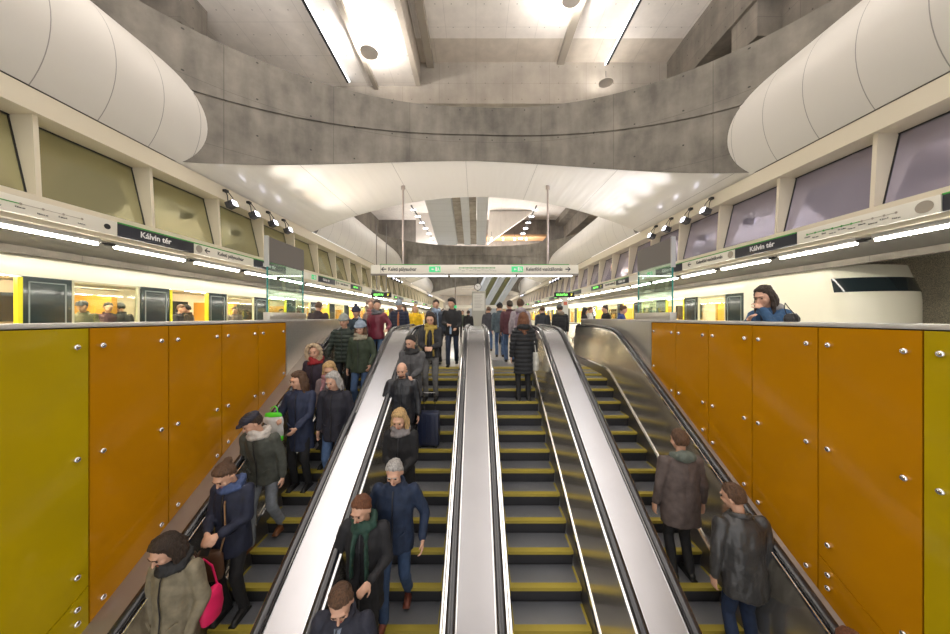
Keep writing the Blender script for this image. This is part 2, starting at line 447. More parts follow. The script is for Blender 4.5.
# inclined bridges above the second opening
b = MB()
for x0, x1 in ((-1.55, -1.0), (-.45, .02)):
    M = [(20-8, z(10.2)), (27.2, z(5.9)), (27.2, z(6.5)), (12, z(10.8))]
    b.prism([(15, z(8.6)), (27.3, z(6.3)), (27.3, z(6.6)), (15, z(9.2))], 'x', x0, x1)
struct('beam.006', b, concrete('bridge_concrete', (.36, .32, .27), 1, 1.2, .9))
b = MB()
for x0, x1 in ((-3.3, -1.6), (-1.0, -.47), (.04, .8)):
    b.prism([(15, z(8.5)), (27.3, z(6.22)), (27.3, z(6.6)), (15, z(9.2))], 'x', x0, x1)
struct('trim_3002', b, seamed('bridge_cladding', (.62, .64, .66), .35, .8, 0, 1, .014))
# pale piers flanking the upper hall beyond the cross beam
b = MB()
b.box(-5.5, -3.4, 29, 29.3, z(6.2), z(9.5))
b.prism([(1.2, z(9.45)), (5.2, z(9.45)), (1.0, z(6.5))], 'y', 28.2, 28.6)
struct('wall_upper', b, conc_flat())
b = MB(); b.box(1.0, 6.5, 29.2, 30.9, z(7.4), z(7.6))
struct('ceiling.010', b, pm('orange_lit_soffit', (.42, .24, .12), .5))  # orange light on this ceiling is put into its base colour

# far bank of inclined escalator trusses rising to the next level
for j, (o_, m_) in enumerate(((-1.5, 'a'), (-.45, 'b'), (.6, 'a'), (1.65, 'b'), (2.7, 'a'))):
    b = MB()
    p0 = Vector((-.55+o_*.66, 43, .0)); p1 = p0+Vector((4.8, -17.5, 8.8))*.66
    w = .62 if m_ == 'a' else .42
    sd = Vector((w/2, 0, 0)); up = Vector((0, 0, .5 if m_ == 'a' else .3))
    v = [p0-sd, p0+sd, p0+sd+up, p0-sd+up, p1-sd, p1+sd, p1+sd+up, p1-sd+up]
    b.add(v, [(0, 1, 2, 3), (7, 6, 5, 4), (0, 4, 5, 1), (1, 5, 6, 2), (2, 6, 7, 3), (3, 7, 4, 0)])
    o = build('escalator_truss', b, pm('truss_white', (.50, .55, .62), .3) if m_ == 'a' else pm('truss_olive', (.13, .13, .05), .5))
    tag(o, ('pale blue-white' if m_ == 'a' else 'olive green') + ' inclined escalator underside at the far end, %s from the left' % ORD[j], 'escalator', 'far inclined escalator undersides')

# ------------------------------------------------------------------ parapets
panel_seams = {-1: [1.25, 1.90, 2.55, 3.21, 3.88, 4.53, 5.19], 1: [.80, 1.45, 2.10, 2.745, 3.40, 4.04, 4.70, 5.35]}
def skirt(d): return smin(EYE-3.93+SLOPE*d, .86, .25)
for sgn, XW in ((-1, XL), (1, XR)):
    side = 'left' if sgn < 0 else 'right'; ax = abs(XW)
    def X(a, b_): return (min(sgn*a, sgn*b_), max(sgn*a, sgn*b_))
    b = MB(); b.box(*X(ax+.03, ax+.16), -1.5, 8.85, -5.4, 1.115)
    struct('wall_parapet_' + side, b, pm('parapet_core', (.03, .03, .03), .8))
    bpy.data.objects['wall_parapet_' + side].name = 'wall_%s.002' % side
    b = MB(); b.box(*X(ax-.012, ax+.22), -1.5, 8.95, 1.117, 1.153)
    o = build('parapet_cap', b, cap_m(), bevel=.006)
    tag(o, 'brushed metal cap along the top of the %s parapet' % ('left orange' if sgn < 0 else 'right orange'), 'parapet cap', 'parapet caps')
    seams = panel_seams[sgn]
    for i in range(len(seams)-1):
        d0, d1 = seams[i]+.006, seams[i+1]-.006
        yel = (i <= 1)
        m = yellowg() if yel else orange()
        lower = i <= (1 if sgn < 0 else 2)
        def bot(d, lower=lower): return (EYE-3.62+SLOPE*d) if lower else (EYE-3.93+SLOPE*d-.08)
        near = len(seams)-2-i
        col = 'mustard yellow-green' if yel else 'orange'
        lab = '%s glass panel of the %s parapet, %s from the steel end' % (col, side, ORD[near])
        t = thing('glass_cladding', lab, 'wall panel', (XW, d0, 0), 0, 'glass panels along the parapets')
        b = MB(); b.prism([(0, bot(d0)), (d1-d0, bot(d1)), (d1-d0, 1.108), (0, 1.108)], 'x', -.009, .009)
        build('pane', b, m, t, None)
        bz = []
        for dd in (d0+.08, d1-.08):
            for zz in (EYE-.235, EYE-1.11, bot(dd)+(.16 if not lower else .17)): bz.append((dd, zz))
        bzz = []
        for dd, zz in bz:
            if zz < bot(dd)+.06: continue
            if any(abs(zz-q[1]) < .2 and abs(dd-q[0]) < .01 for q in bzz): continue
            bzz.append((dd, zz))
        for dd, zz in bzz:
            bm_ = MB(); bm_.tube([(-sgn*.005, dd-d0, zz), (-sgn*.024, dd-d0, zz)], .022, 16); bm_.ell((-sgn*.024, dd-d0, zz), (.012, .021, .021), n=16)
            build('bolt', bm_, chrome(), t, 50)
        if lower:
            t = thing('glass_cladding', 'sloping lower %s glass below the panel %s from the %s steel end' % (col, ORD[near], side), 'wall panel', (XW, d0, 0), 0, 'sloping lower glass pieces')
            b = MB(); b.prism([(0, bot(d0)-.012), (d1-d0, bot(d1)-.012), (d1-d0, EYE-4.0+SLOPE*d1), (0, EYE-4.0+SLOPE*d0)], 'x', -.009, .009)
            build('pane', b, m, t, None)
            for dd, dz in ((d1-.08, -.08), (d1-.08, -.19), (d0+.08, -.08)):
                zz = bot(dd)+dz
                bm_ = MB(); bm_.tube([(-sgn*.005, dd-d0, zz), (-sgn*.024, dd-d0, zz)], .022, 16); bm_.ell((-sgn*.024, dd-d0, zz), (.012, .021, .021), n=16)
                build('bolt', bm_, chrome(), t, 50)
    # steel end of the parapet
    ds = seams[-1]+.01
    b = MB()
    for a, c in ((ds, 6.9), (6.91, 8.85)):
        n = 14
        pts = [(a+(c-a)*i/n, skirt(a+(c-a)*i/n)-.1) for i in range(n+1)]
        b.prism(pts + [(c, 1.117), (a, 1.117)], 'x', XW-.012, XW+.012)
    o = build('steel_panel', b, steel()); o.location.x = 0
    tag(o, 'brushed stainless end panel of the %s parapet above the handrail' % side, 'wall panel', 'steel end panels')
    # skirting cover between handrail and wall
    oc = 2.28
    b = MB(); dl = frange(.3, 8.8, 60)
    xi = oc+.615
    b.sweep([lambda d: (sgn*xi, deck_z(d)-.02), lambda d: (sgn*(ax-.01), skirt(d)-.0), lambda d: (sgn*(ax-.01), skirt(d)-.3), lambda d: (sgn*xi, deck_z(d)-.3)], dl)
    o = build('escalator_cover_strip', b, pm('brown_grey_steel', (.40, .35, .31), .38, .85), smooth=50)
    tag(o, 'brown-grey metal cover strip between %s handrail and the %s parapet wall' % ('leftmost' if sgn < 0 else 'rightmost', side), 'cover strip', 'cover strips beside the parapets')
    # glass screen standing on the cap
    da, db = (4.86, 5.86) if sgn < 0 else (4.92, 5.95)
    t = thing('glass_screen', 'clear glass screen with grey top band standing on the %s parapet' % side, 'glass screen', (XW+sgn*.08, da, 1.153), 0, 'glass screens on the parapets')
    L = db-da; top = 1.28
    b = MB(); b.box(-.008, .008, 0, L, .1, top-.36); build('glass_pane', b, glassmat('screen_glass', (.80, .92, .88), .16), t)
    b = MB(); b.box(-.011, .011, -.004, .004, .1, top-.36); b.box(-.011, .011, L-.004, L+.004, .1, top-.36); build('glass_edge', b, pm('glass_edge_green', (.03, .22, .20), .15), t)
    b = MB(); b.box(-.02, .02, .0, L, top-.38, top); build('top_band', b, pm('screen_grey', (.16, .145, .135), .55), t)
    b = MB(); b.box(-.03, .03, -.03, .0, top-.46, top+.01); build('end_post', b, pm('silver_post', (.55, .56, .57), .3, .8), t)
    b = MB(); b.box(-.05, .05, -.02, L+.02, 0, .12); build('base_shoe', b, steel(), t, bevel=.005)

# ------------------------------------------------------------------ escalators
NOSE = [.45+.3*k for k in range(40)]
def tread_z(d):   # top of the tread whose nose is at d
    return step_plane(d)
step_m = None
def tread_mat():
    if 'step_tread' in MATS: return MATS['step_tread']
    m, nt, b_ = nodes('step_tread')
    tc = nt.nodes.new('ShaderNodeTexCoord'); sep = nt.nodes.new('ShaderNodeSeparateXYZ'); nt.links.new(tc.outputs['Object'], sep.inputs[0])
    l = line_mask(nt, sep.outputs[0], .0085, .0042)
    mx = nt.nodes.new('ShaderNodeMix'); mx.data_type = 'RGBA'; nt.links.new(l, mx.inputs['Factor'])
    mx.inputs['A'].default_value = (.34, .36, .40, 1); mx.inputs['B'].default_value = (.12, .12, .13, 1)
    nt.links.new(mx.outputs['Result'], b_.inputs['Base Color']); b_.inputs['Roughness'].default_value = .38; b_.inputs['Metallic'].default_value = .55
    MATS['step_tread'] = m; return m
yel_m = pm('yellow_nosing', (.38, .30, .04), .5)
riser_m = pm('step_riser', (.05, .05, .055), .45, .4)
ESC = {0: -2.28, 1: -.76, 2: .76, 3: 2.28}
esc_lab = ['crowded escalator beside the left orange parapet', 'descending escalator just left of the central steel deck',
           'nearly empty escalator just right of the central steel deck', 'escalator beside the right orange parapet']
for e, cx in ESC.items():
    t = thing('escalator', esc_lab[e] + ', black steps with yellow edges', 'escalator', (cx, 0, 0), 0, 'escalators in the well')
    hw = .395
    for k, d in enumerate(NOSE):
        if d+.3 > WELL_END-.05: break
        zt = tread_z(d); zp = tread_z(d-.3)
        b = MB()
        b.box(-hw, hw, d+.07, d+.33, zt-.03, zt, 0)                       # tread
        b.box(-hw+.025, hw-.025, d, d+.07, zt-.035, zt+.001, 1)             # yellow nosing
        b.box(-hw, -hw+.025, d, d+.3, zt-.03, zt+.0015, 1); b.box(hw-.025, hw, d, d+.3, zt-.03, zt+.0015, 1)
        rz_ = max(zt-zp, 0)
        n = 6; pts = [(d+.012+.03*math.sin(math.pi*.5*i/n), zt-.03-(rz_+.0)*i/n) for i in range(n+1)]
        b.prism(pts + [(d+.1, zt-.03-rz_), (d+.1, zt-.03)], 'x', -hw, hw, 2)
        build('step', b, [tread_mat(), yel_m, riser_m], t, 30)
    b = MB(); b.box(-hw, hw, WELL_END-.17, WELL_END+.02, -.12, .004); b.prism([(WELL_END-.32, .0), (WELL_END-.17, .0), (WELL_END-.17, .012)], 'x', -hw, hw)
    build('comb_plate', b, yel_m, t)
    b = MB(); b.box(-.5, .5, WELL_END+.02, WELL_END+1.1, -.05, .006); build('landing_plate', b, steel(), t)
    for s_ in (-1, 1):
        dl = frange(.25, 8.75, 64)
        b = MB()   # skirt
        b.sweep([lambda d: (s_*.402, step_plane(d)-.3), lambda d: (s_*.402, step_plane(d)+.16), lambda d: (s_*.43, step_plane(d)+.16), lambda d: (s_*.43, step_plane(d)-.3)], dl)
        build('skirt_panel', b, steel_dark(), t)
        b = MB()
        b.sweep([lambda d: (s_*.400, step_plane(d)+.16), lambda d: (s_*.412, step_plane(d)+.185), lambda d: (s_*.43, step_plane(d)+.185), lambda d: (s_*.43, step_plane(d)+.16)], dl)
        build('trim_rail', b, chrome(), t)
        b = MB()   # inner balustrade, rounded at the landing end
        n = 12; prof = []
        cz = lambda d: step_plane(d)+.185
        def bx_(q): return .425+.085*q
        def g(u, v, s_=s_):
            d = .25+(8.98-.25)*u
            lo, hi = cz(d), deck_z(d)-.03
            if d > 8.6:
                q = math.sqrt(max(0, 1-((d-8.6)/.38)**2)); mid = .62; hi = mid+(hi-mid)*q; lo = mid-(mid-lo)*q
            return (s_*(.425+.085*v), d, lo+(hi-lo)*v)
        b.grid(g, 80, 6)
        build('balustrade_panel', b, steel_mirror(), t)
        b = MB()
        b.sweep([lambda d: (s_*.500, deck_z(d)-.035), lambda d: (s_*.497, deck_z(d)+.0), lambda d: (s_*.522, deck_z(d)+.005), lambda d: (s_*.522, deck_z(d)-.035)], frange(.25, 8.85, 64))
        build('handrail_guide', b, chrome(), t)
        pts = [(s_*.555, d, deck_z(d)+.035) for d in frange(.25, 8.65, 60)]
        for q in range(1, 13):
            an = math.pi*q/12; pts.append((s_*.555, 8.65+.34*math.sin(an), deck_z(8.65)+.035-.34+.34*math.cos(an)))
        b = MB(); b.tube(pts, .040, 12, ry=.022)
        build('handrail', b, rubber(), t, 60)
        b = MB()
        b.sweep([lambda d: (s_*.592, deck_z(d)-.03), lambda d: (s_*.592, deck_z(d)+.008), lambda d: (s_*.607, deck_z(d)+.008), lambda d: (s_*.607, deck_z(d)-.03)], frange(.25, 8.85, 64))
        build('handrail_guide', b, chrome(), t)
# decks between escalators
for i, cx in enumerate((-1.52, 0, 1.52)):
    b = MB(); hw = .152
    dl = frange(.25, 8.6, 60)
    def g(u, v):
        if v < .85: d = .25+(8.6-.25)*v/.85; zz = deck_z(d)
        else:
            an = math.pi/2*(v-.85)/.15; d = 8.6+.36*math.sin(an); zz = deck_z(8.6)-.4+.4*math.cos(an)
        return (-hw+2*hw*u, d, zz)
    b.grid(g, 2, 80)
    # body under the deck
    pts = [(d, deck_z(d)-.012) for d in dl] + [(8.9, .55), (8.9, .0), (7.7, 0)] + [(d, step_plane(d)-.3) for d in reversed(frange(.25, 7.4, 30))]
    b.prism(pts, 'x', -hw, hw)
    o = build('balustrade_deck', b, steel_deck(), smooth=40, loc=(cx, 0, 0))
    tag(o, 'bright stainless steel deck between %s' % ('the crowded left escalator and its neighbour', 'the two middle escalators', 'the nearly empty escalator and the rightmost one')[i], 'escalator deck', 'steel decks between escalators')
# ------------------------------------------------------------------ signs on the bands
sign_white = pm('sign_white', (.78, .75, .66), .4)
sign_black = pm('sign_black', (.02, .022, .035), .3)
sign_green = pm('sign_green', (.05, .33, .05), .4)
txt_dark = pm('sign_lettering_dark', (.05, .05, .05), .5)
txt_white = pm('sign_lettering_white', (.85, .85, .85), .4)
exit_green = pm('exit_green', (.04, .45, .16), .4, emit=(.1, .9, .35), estr=.35)
led_green = pm('led_green', (.1, .8, .1), .4, emit=(.25, 1, .15), estr=1.6)
led_yel = pm('led_yellow', (.6, .6, .05), .4, emit=(1, .9, .1), estr=1.2)
disc_grey = pm('sign_disc', (.36, .32, .26), .4)

def arrow(b, x, y, s, M, left=True):
    q = -1 if left else 1
    pts = []
    def P(u, v): return M @ Vector((x+q*u*s, y+v*s, .004))
    v = [P(.5, 0), P(.05, .42), P(-.12, .42), P(.16, .1), P(-.5, .1), P(-.5, -.1), P(.16, -.1), P(-.12, -.42), P(.05, -.42)]
    b.add(v, [tuple(range(9))])
def picto_exit(parent, M, x, y, h):
    """emergency exit pictogram: green field, white running figure and door and arrow"""
    b = MB()
    def rect(x0, x1, y0, y1, zz): b.add([M @ Vector((a, c, zz)) for a, c in ((x0, y0), (x1, y0), (x1, y1), (x0, y1))], [(0, 1, 2, 3)])
    rect(x-h*1.0, x+h*1.0, y-h*.5, y+h*.5, .003); build('exit_field', b, exit_green, parent, None)
    b = MB()
    rect(x+h*.1, x+h*.42, y-h*.36, y+h*.36, .005)
    b.add([M @ Vector((x+a*h, y+c*h, .005)) for a, c in ((-.62, .0), (-.42, -.2), (-.42, -.08), (-.15, -.08), (-.15, .08), (-.42, .08), (-.42, .2))], [tuple(range(7))])
    b.add([M @ Vector((x+a*h, y+c*h, .006)) for a, c in ((.55, .3), (.7, .3), (.72, 0), (.88, -.3), (.76, -.34), (.62, -.1), (.5, -.34), (.42, -.28), (.56, 0))], [tuple(range(9))])
    build('exit_figure', b, txt_white, parent, None)

route_names = ['Kelenföld', 'Bikás park', 'Újbuda', 'Móricz Zs.', 'Szt. Gellért', 'Fővám tér', 'Kálvin tér', 'Rákóczi tér', 'II. János P.', 'Keleti pu.']
for sgn in (-1, 1):
    side = 'left' if sgn < 0 else 'right'
    # lengths along the hall measured from the photograph's near end
    if sgn < 0:
        seq = [('route', 2.6, 5.46), ('name', 5.46, 6.94), ('dir', 6.94, 8.8), ('name', 8.8, 10.3), ('plain', 10.3, 11.7), ('exit', 11.7, 12.4), ('name', 12.4, 13.9), ('dir', 13.9, 15.6), ('led', 15.6, 17.2), ('plain', 17.2, 18.8)]
        D = 18.8
    else:
        seq = [('name', 2.7, 4.2), ('route', 4.2, 6.10), ('name', 6.10, 7.56), ('dir', 7.56, 9.49), ('name', 9.49, 10.9), ('exit', 10.9, 11.6), ('plain', 11.6, 12.8), ('name', 12.8, 14.0), ('dir', 14.0, 15.4), ('led', 15.4, 17.0), ('plain', 17.0, 18.6)]
        D = 18.6
    cyc = ['name', 'dir', 'plain', 'led']; q = 0
    while D < 50:
        L = 1.6 + (.2 if cyc[q % 4] == 'dir' else 0); seq.append((cyc[q % 4], D, D+L)); D += L; q += 1
    for i, (kind, a, c) in enumerate(seq):
        z0, z1 = z(1.395), z(1.632); dark = kind in ('name', 'led')
        desc = {'route': 'white line diagram panel', 'name': 'black station name panel', 'dir': 'white direction panel with arrow',
                'plain': 'plain white panel', 'exit': 'green exit pictogram panel', 'led': 'black lit-text panel'}[kind]
        t = thing('station_sign', '%s in the %s sign band, %s from the near end' % (desc, side, ORD[i]), 'sign', (sgn*6.2, (a+c)/2, 0), 0, 'panels of the sign bands')
        b = MB(); b.box(-.03, .03, -(c-a)/2+.006, (c-a)/2-.006, z0, z1)
        build('board', b, sign_black if dark else sign_white, t, bevel=.004)
        xd = (0, 1, 0) if sgn < 0 else (0, -1, 0)
        M = frame_M((-sgn*.033, 0, (z0+z1)/2), xd, (0, 0, 1))
        if kind in ('name', 'dir'):
            b = MB(); b.box(-.034, .034, -(c-a)/2+.006, (c-a)/2-.006, z1-.02, z1+.004); build('green_stripe', b, sign_green, t)
        W = c-a
        if kind == 'name': 
            if a < 16: text('lettering', 'Kálvin tér', .15, txt_white, t, M @ Matrix.Translation((-.08 if sgn < 0 else -.02, 0, 0)), bold=.003)
        elif kind == 'dir' and a < 18:
            b = MB(); arrow(b, -W/2+.33, 0, .15, M, True); build('arrow', b, txt_dark, t, None)
            text('lettering', 'Keleti pályaudvar' if sgn < 0 else 'Kelenföld vasútállomás', .125, txt_dark, t, M @ Matrix.Translation((.12, 0, 0)), squash=.98 if sgn < 0 else .82, bold=.002)
            b = MB(); cx = (-W/2+.12) if sgn < 0 else (W/2-.12)
            b.add([M @ Vector((cx+.085*math.cos(k*.3927), .085*math.sin(k*.3927), .004)) for k in range(16)], [tuple(range(16))]); build('disc', b, disc_grey, t, None)
        elif kind == 'route':
            n = 10; x0, x1 = (-W/2+.2, W/2-.45) if sgn > 0 else (-W/2+.35, W/2-.5)
            b = MB(); b2 = MB(); b3 = MB()
            split = x0+(x1-x0)*(6/9)
            def rect(bb, xa, xb, ya, yb): bb.add([M @ Vector((p_, r_, .004)) for p_, r_ in ((xa, ya), (xb, ya), (xb, yb), (xa, yb))], [(0, 1, 2, 3)])
            rect(b, x0, split, .012, .026); rect(b2, split, x1, .014, .022)
            for k in range(n):
                xx = x0+(x1-x0)*k/9
                tb_ = b if k < 6 else b2
                tb_.add([M @ Vector((xx+.018*math.cos(j*.785), .019+.018*math.sin(j*.785), .005)) for j in range(8)], [tuple(range(8))])
                text('lettering', route_names[k], .03, txt_dark, t, M @ Matrix.Translation((xx, -.03-.028*(k % 2), 0)), squash=.85)
            build('route_line', b, sign_green, t, None); build('route_line', b2, disc_grey, t, None)
            cx = W/2-.16
            b3.add([M @ Vector((cx+(.095 if sgn > 0 else .05)*math.cos(k*.3927), (.085 if sgn > 0 else .045)*math.sin(k*.3927), .004)) for k in range(16)], [tuple(range(16))])
            build('disc', b3, disc_grey if sgn > 0 else black(), t, None)
        elif kind == 'exit': picto_exit(t, M, 0, 0, .17)
        elif kind == 'led':
            text('lettering', 'KELETI PU' if sgn < 0 else 'KELENFÖLD', .13, led_green, t, M @ Matrix.Translation((-.15, 0, 0)))
            text('lettering', "2'", .13, led_yel, t, M @ Matrix.Translation((.55, 0, 0)))
    # fluorescent lamps under the band
    ph, per = (5.65, 1.605) if sgn < 0 else (5.36, 1.60)
    # right: strips end at image x 664 (8.19..)
    tube_m = pm('lamp_tube', (1, 1, 1), .5, emit=(1.0, .95, .82) if sgn < 0 else (1.0, .94, .84), estr=36)
    k = 0; D = ph-2*per
    proto = None
    while D < 43:
        lab = 'fluorescent tube lamp under the %s sign band, %s from the near end' % (side, ORD[k])
        if proto is None:
            proto = t = thing('fluorescent_lamp', lab, 'lamp', (sgn*6.46, D, z(1.27)), 0, 'fluorescent lamps under the sign bands')
            b = MB(); b.box(-.05, .05, 0, 1.38, -.0, .068); build('housing', b, pm('lamp_housing', (.5, .5, .5), .4), t, bevel=.004)
            b = MB(); b.tube([(0, .02, -.022), (0, 1.36, -.022)], .027, 10); build('tube', b, tube_m, t)
            b = MB(); b.box(-.04, .04, -.11, -.0, -.02, .03); b.box(-.02, .02, -.2, -.11, -.01, .02); build('connector', b, black(), t)
        else:
            t = copy_tree(proto); t.location.y = D; t['label'] = lab
        D += per; k += 1

# lamps clamped to the head beams
lamp_glass = pm('lamp_lens', (.8, .8, .9), .2, emit=(.86, .85, 1), estr=9)
def floodlight(sgn, d, lab):
    t = thing('floodlight', lab, 'floodlight', (sgn*6.02, d, z(2.76)), 0, 'floodlights clamped to the head beams')
    b = MB()
    for s_ in (-1, 1): b.tube([(-sgn*.0, s_*.10, 0), (sgn*.03, s_*.085, .20), (sgn*.12, s_*.05, .34)], .011, 6)
    b.tube([(sgn*.12, -.05, .34), (sgn*.12, .05, .34)], .011, 6); b.box(min(sgn*.10, sgn*.19), max(sgn*.10, sgn*.19), -.05, .05, .31, .37)
    build('yoke', b, black(), t)
    rot = Euler((0, R(-sgn*-22), 0))
    b = MB(); b.obox((0, 0, 0), (.19, .17, .15), rot); build('housing', b, pm('floodlight_housing', (.10, .10, .11), .4, .6), t, bevel=.015)
    M = rot.to_matrix()
    b = MB(); b.obox(M @ Vector((-sgn*.098, 0, 0)), (.012, .145, .125), rot); build('lens', b, lamp_glass, t, bevel=.003)
    b = MB(); b.tube([(sgn*.08, .05, -.02), (sgn*.14, .12, -.06), (sgn*.2, .1, .1), (sgn*.2, .06, .3)], .006, 5); build('cable', b, black(), t)
    return t
k = 0
for d in (7.8, 8.6, 9.4, 10.15): floodlight(-1, d, 'black floodlight on the left head beam above the glass screen, %s from the near end' % ORD[k]); k += 1
k = 0
for d in (8.3, 9.1, 10.0, 10.85): floodlight(1, d, 'black floodlight on the right head beam above the glass screen, %s from the near end' % ORD[k]); k += 1
for sgn, side in ((-1, 'left'), (1, 'right')):
    for k in range(4): floodlight(sgn, 22.8+k*.85, 'small far floodlight on the %s head beam beyond the hanging sign, %s of its four' % (side, ORD[k]))
    for k in range(4): floodlight(sgn, 40+k*.85, 'tiny farthest floodlight on the %s head beam near the end wall, %s of its four' % (side, ORD[k]))

# hanging sign across the hall
t = thing('hanging_sign', 'long white direction sign hanging across the hall from two metal rods', 'sign', (0, 10.6, 0))
zb, zt = z(1.44), z(1.735)
b = MB(); b.box(-3.50, 3.41, -.06, .06, zb, zt); build('board', b, sign_white, t, bevel=.008)
b = MB(); b.box(-3.2, -1.2, -.064, .064, zt-.006, zt+.018); b.box(1.15, 3.1, -.064, .064, zt-.006, zt+.018); build('green_stripe', b, sign_green, t)
b = MB(); b.box(-3.50, 3.41, -.07, .07, zb-.05, zb); build('lower_rail', b, pm('rail_grey', (.22, .2, .18), .5), t)
b = MB(); b.box(-2.95, -.95, -.04, .04, zb-.085, zb-.05); b.box(-.85, 1.3, -.04, .04, zb-.085, zb-.05); b.box(1.4, 3.2, -.04, .04, zb-.085, zb-.05)
build('light_tube', b, pm('soft_tube', (1, 1, 1), .5, emit=(1, .96, .9), estr=5), t)
b = MB(); b.box(-3.17, -3.16, -.063, -.06, zb+.02, zt); build('divider', b, txt_dark, t)
M = frame_M((0, -.064, (zb+zt)/2), (1, 0, 0), (0, 0, 1))
b = MB(); arrow(b, -3.07, 0, .18, M, True); arrow(b, 3.06, 0, .18, M, False); build('arrow', b, txt_dark, t, None)
text('lettering', 'Keleti pályaudvar', .17, txt_dark, t, M @ Matrix.Translation((-2.45, 0, 0)), squash=.80, bold=.003)
text('lettering', 'Kelenföld vasútállomás', .165, txt_dark, t, M @ Matrix.Translation((2.27, 0, 0)), squash=.80, bold=.003)
picto_exit(t, M, -1.37, 0, .19); picto_exit(t, M, 1.37, 0, .19)
# map strip in the middle
b = MB(); b.add([M @ Vector((x_, y_, .004)) for x_, y_ in ((-.55, .035), (.62, .035), (.62, .055), (-.55, .055))], [(0, 1, 2, 3)])
for k in range(10):
    xx = -.55+1.17*k/9; b.add([M @ Vector((xx+.02*math.cos(j*.785), .045+.02*math.sin(j*.785), .005)) for j in range(8)], [tuple(range(8))])
    text('lettering', route_names[k], .032, txt_dark, t, M @ Matrix.Translation((xx, -.02-.03*(k % 2), 0)), squash=.85)
build('route_line', b, sign_green, t, None)
for x_ in (-2.44, 2.40):
    b = MB(); b.tube([(x_, 0, zt), (x_, 0, vaultZ(x_)+.02)], .035, 12); build('hanging_rod', b, pm('rod_metal', (.40, .34, .31), .35, .6), t)
    b = MB(); b.tube([(x_, 0, vaultZ(x_)-.12), (x_, 0, vaultZ(x_)+.02)], .07, 14); build('rod_collar', b, pm('rod_metal', (.40, .34, .31), .35, .6), t)

# LED boards
for x_, d, lab, tx in ((-3.85, 12.9, 'hanging black departure board with green lit text left of the hall', 'KELETI PU'), (3.58, 12.9, 'black departure board with green lit text on the white post', 'KELENFÖLD')):
    t = thing('departure_board', lab, 'display', (x_, d, z(.9)), 0, 'departure boards')
    b = MB(); b.box(-.40, .40, -.06, .06, -.10, .10); build('casing', b, black(), t, bevel=.01)
    M = frame_M((0, -.064, 0), (1, 0, 0), (0, 0, 1))
    text('lettering', tx, .11, led_green, t, M @ Matrix.Translation((-.1, .0, 0)), squash=.78, bold=.003)
    text('lettering', "2'", .11, led_yel, t, M @ Matrix.Translation((.29, 0, 0)), bold=.003)
    b = MB()
    if x_ < 0: b.tube([(-.2, 0, .1), (-.2, 0, 2.9)], .02, 8); b.tube([(.2, 0, .1), (.2, 0, 2.9)], .02, 8)
    else: b.box(-.03, .03, -.0, .05, -.2, -.1)
    build('hanger', b, steel_dark(), t)
t = thing('information_post', 'white post with small red notice under the right departure board', 'post', (3.62, 12.9, 0))
b = MB(); b.box(-.12, .12, -.06, .06, 0, z(.80)); build('post', b, pm('post_white', (.66, .66, .60), .4), t, bevel=.01)
b = MB(); b.box(-.07, .07, -.066, -.06, z(.48), z(.62)); build('notice', b, pm('notice_red', (.65, .16, .09), .5), t)
# clock kiosk in the middle of the far hall
t = thing('clock', 'round white station clock on the far notice pillar', 'clock', (.10, 17.4, z(1.65)))
b = MB(); b.tube([(0, .05, 0), (0, -.05, 0)], .2, 24); build('clock_case', b, black(), t)
b = MB(); b.tube([(0, -.05, 0), (0, -.056, 0)], .17, 24); build('clock_face', b, pm('clock_white', (.8, .8, .78), .4), t)
b = MB(); b.obox((-.03, -.06, .03), (.015, .006, .12), Euler((0, R(-50), 0))); b.obox((-.045, -.062, .05), (.012, .006, .16), Euler((0, R(-35), 0))); build('clock_hands', b, black(), t)
b = MB(); b.box(-.03, .03, .0, .05, .18, .5); b.box(-.03, .03, 0, .05, -.25, -.15); build('bracket', b, black(), t)
t = thing('notice_pillar', 'white notice pillar with posted sheet below the far clock', 'pillar', (.15, 17.5, 0))
b = MB(); b.box(-.38, .38, -.1, .1, 0, z(1.42)); build('pillar_body', b, pm('pillar_grey', (.42, .42, .38), .4), t, bevel=.01)
b = MB(); b.box(-.32, .32, -.11, -.1, z(.35), z(1.3)); build('posted_sheet', b, pm('sheet_white', (.72, .72, .68), .5), t)
b = MB()
for q in range(9): b.box(-.24, .2-.05*(q % 3), -.113, -.11, z(1.15-.08*q), z(1.165-.08*q))
build('printed_lines', b, pm('print_grey', (.3, .3, .3), .5), t)
t = thing('far_direction_sign', 'small far white direction sign spanning the hall behind the clock', 'sign', (0, 23, 0))
b = MB(); b.box(-2.2, 4.1, -.05, .05, z(.62), z(.86)); build('board', b, sign_white, t)
b = MB(); b.box(3.0, 3.4, -.055, -.05, z(.64), z(.84)); b.box(-1.8, -1.4, -.055, -.05, z(.64), z(.84)); build('exit_field', b, exit_green, t)
b = MB(); b.tube([(-1.5, 0, z(.86)), (-1.5, 0, vaultZ(1.5))], .03, 8); b.tube([(3.2, 0, z(.86)), (3.2, 0, vaultZ(3.2))], .03, 8); build('hanging_rod', b, steel_dark(), t)

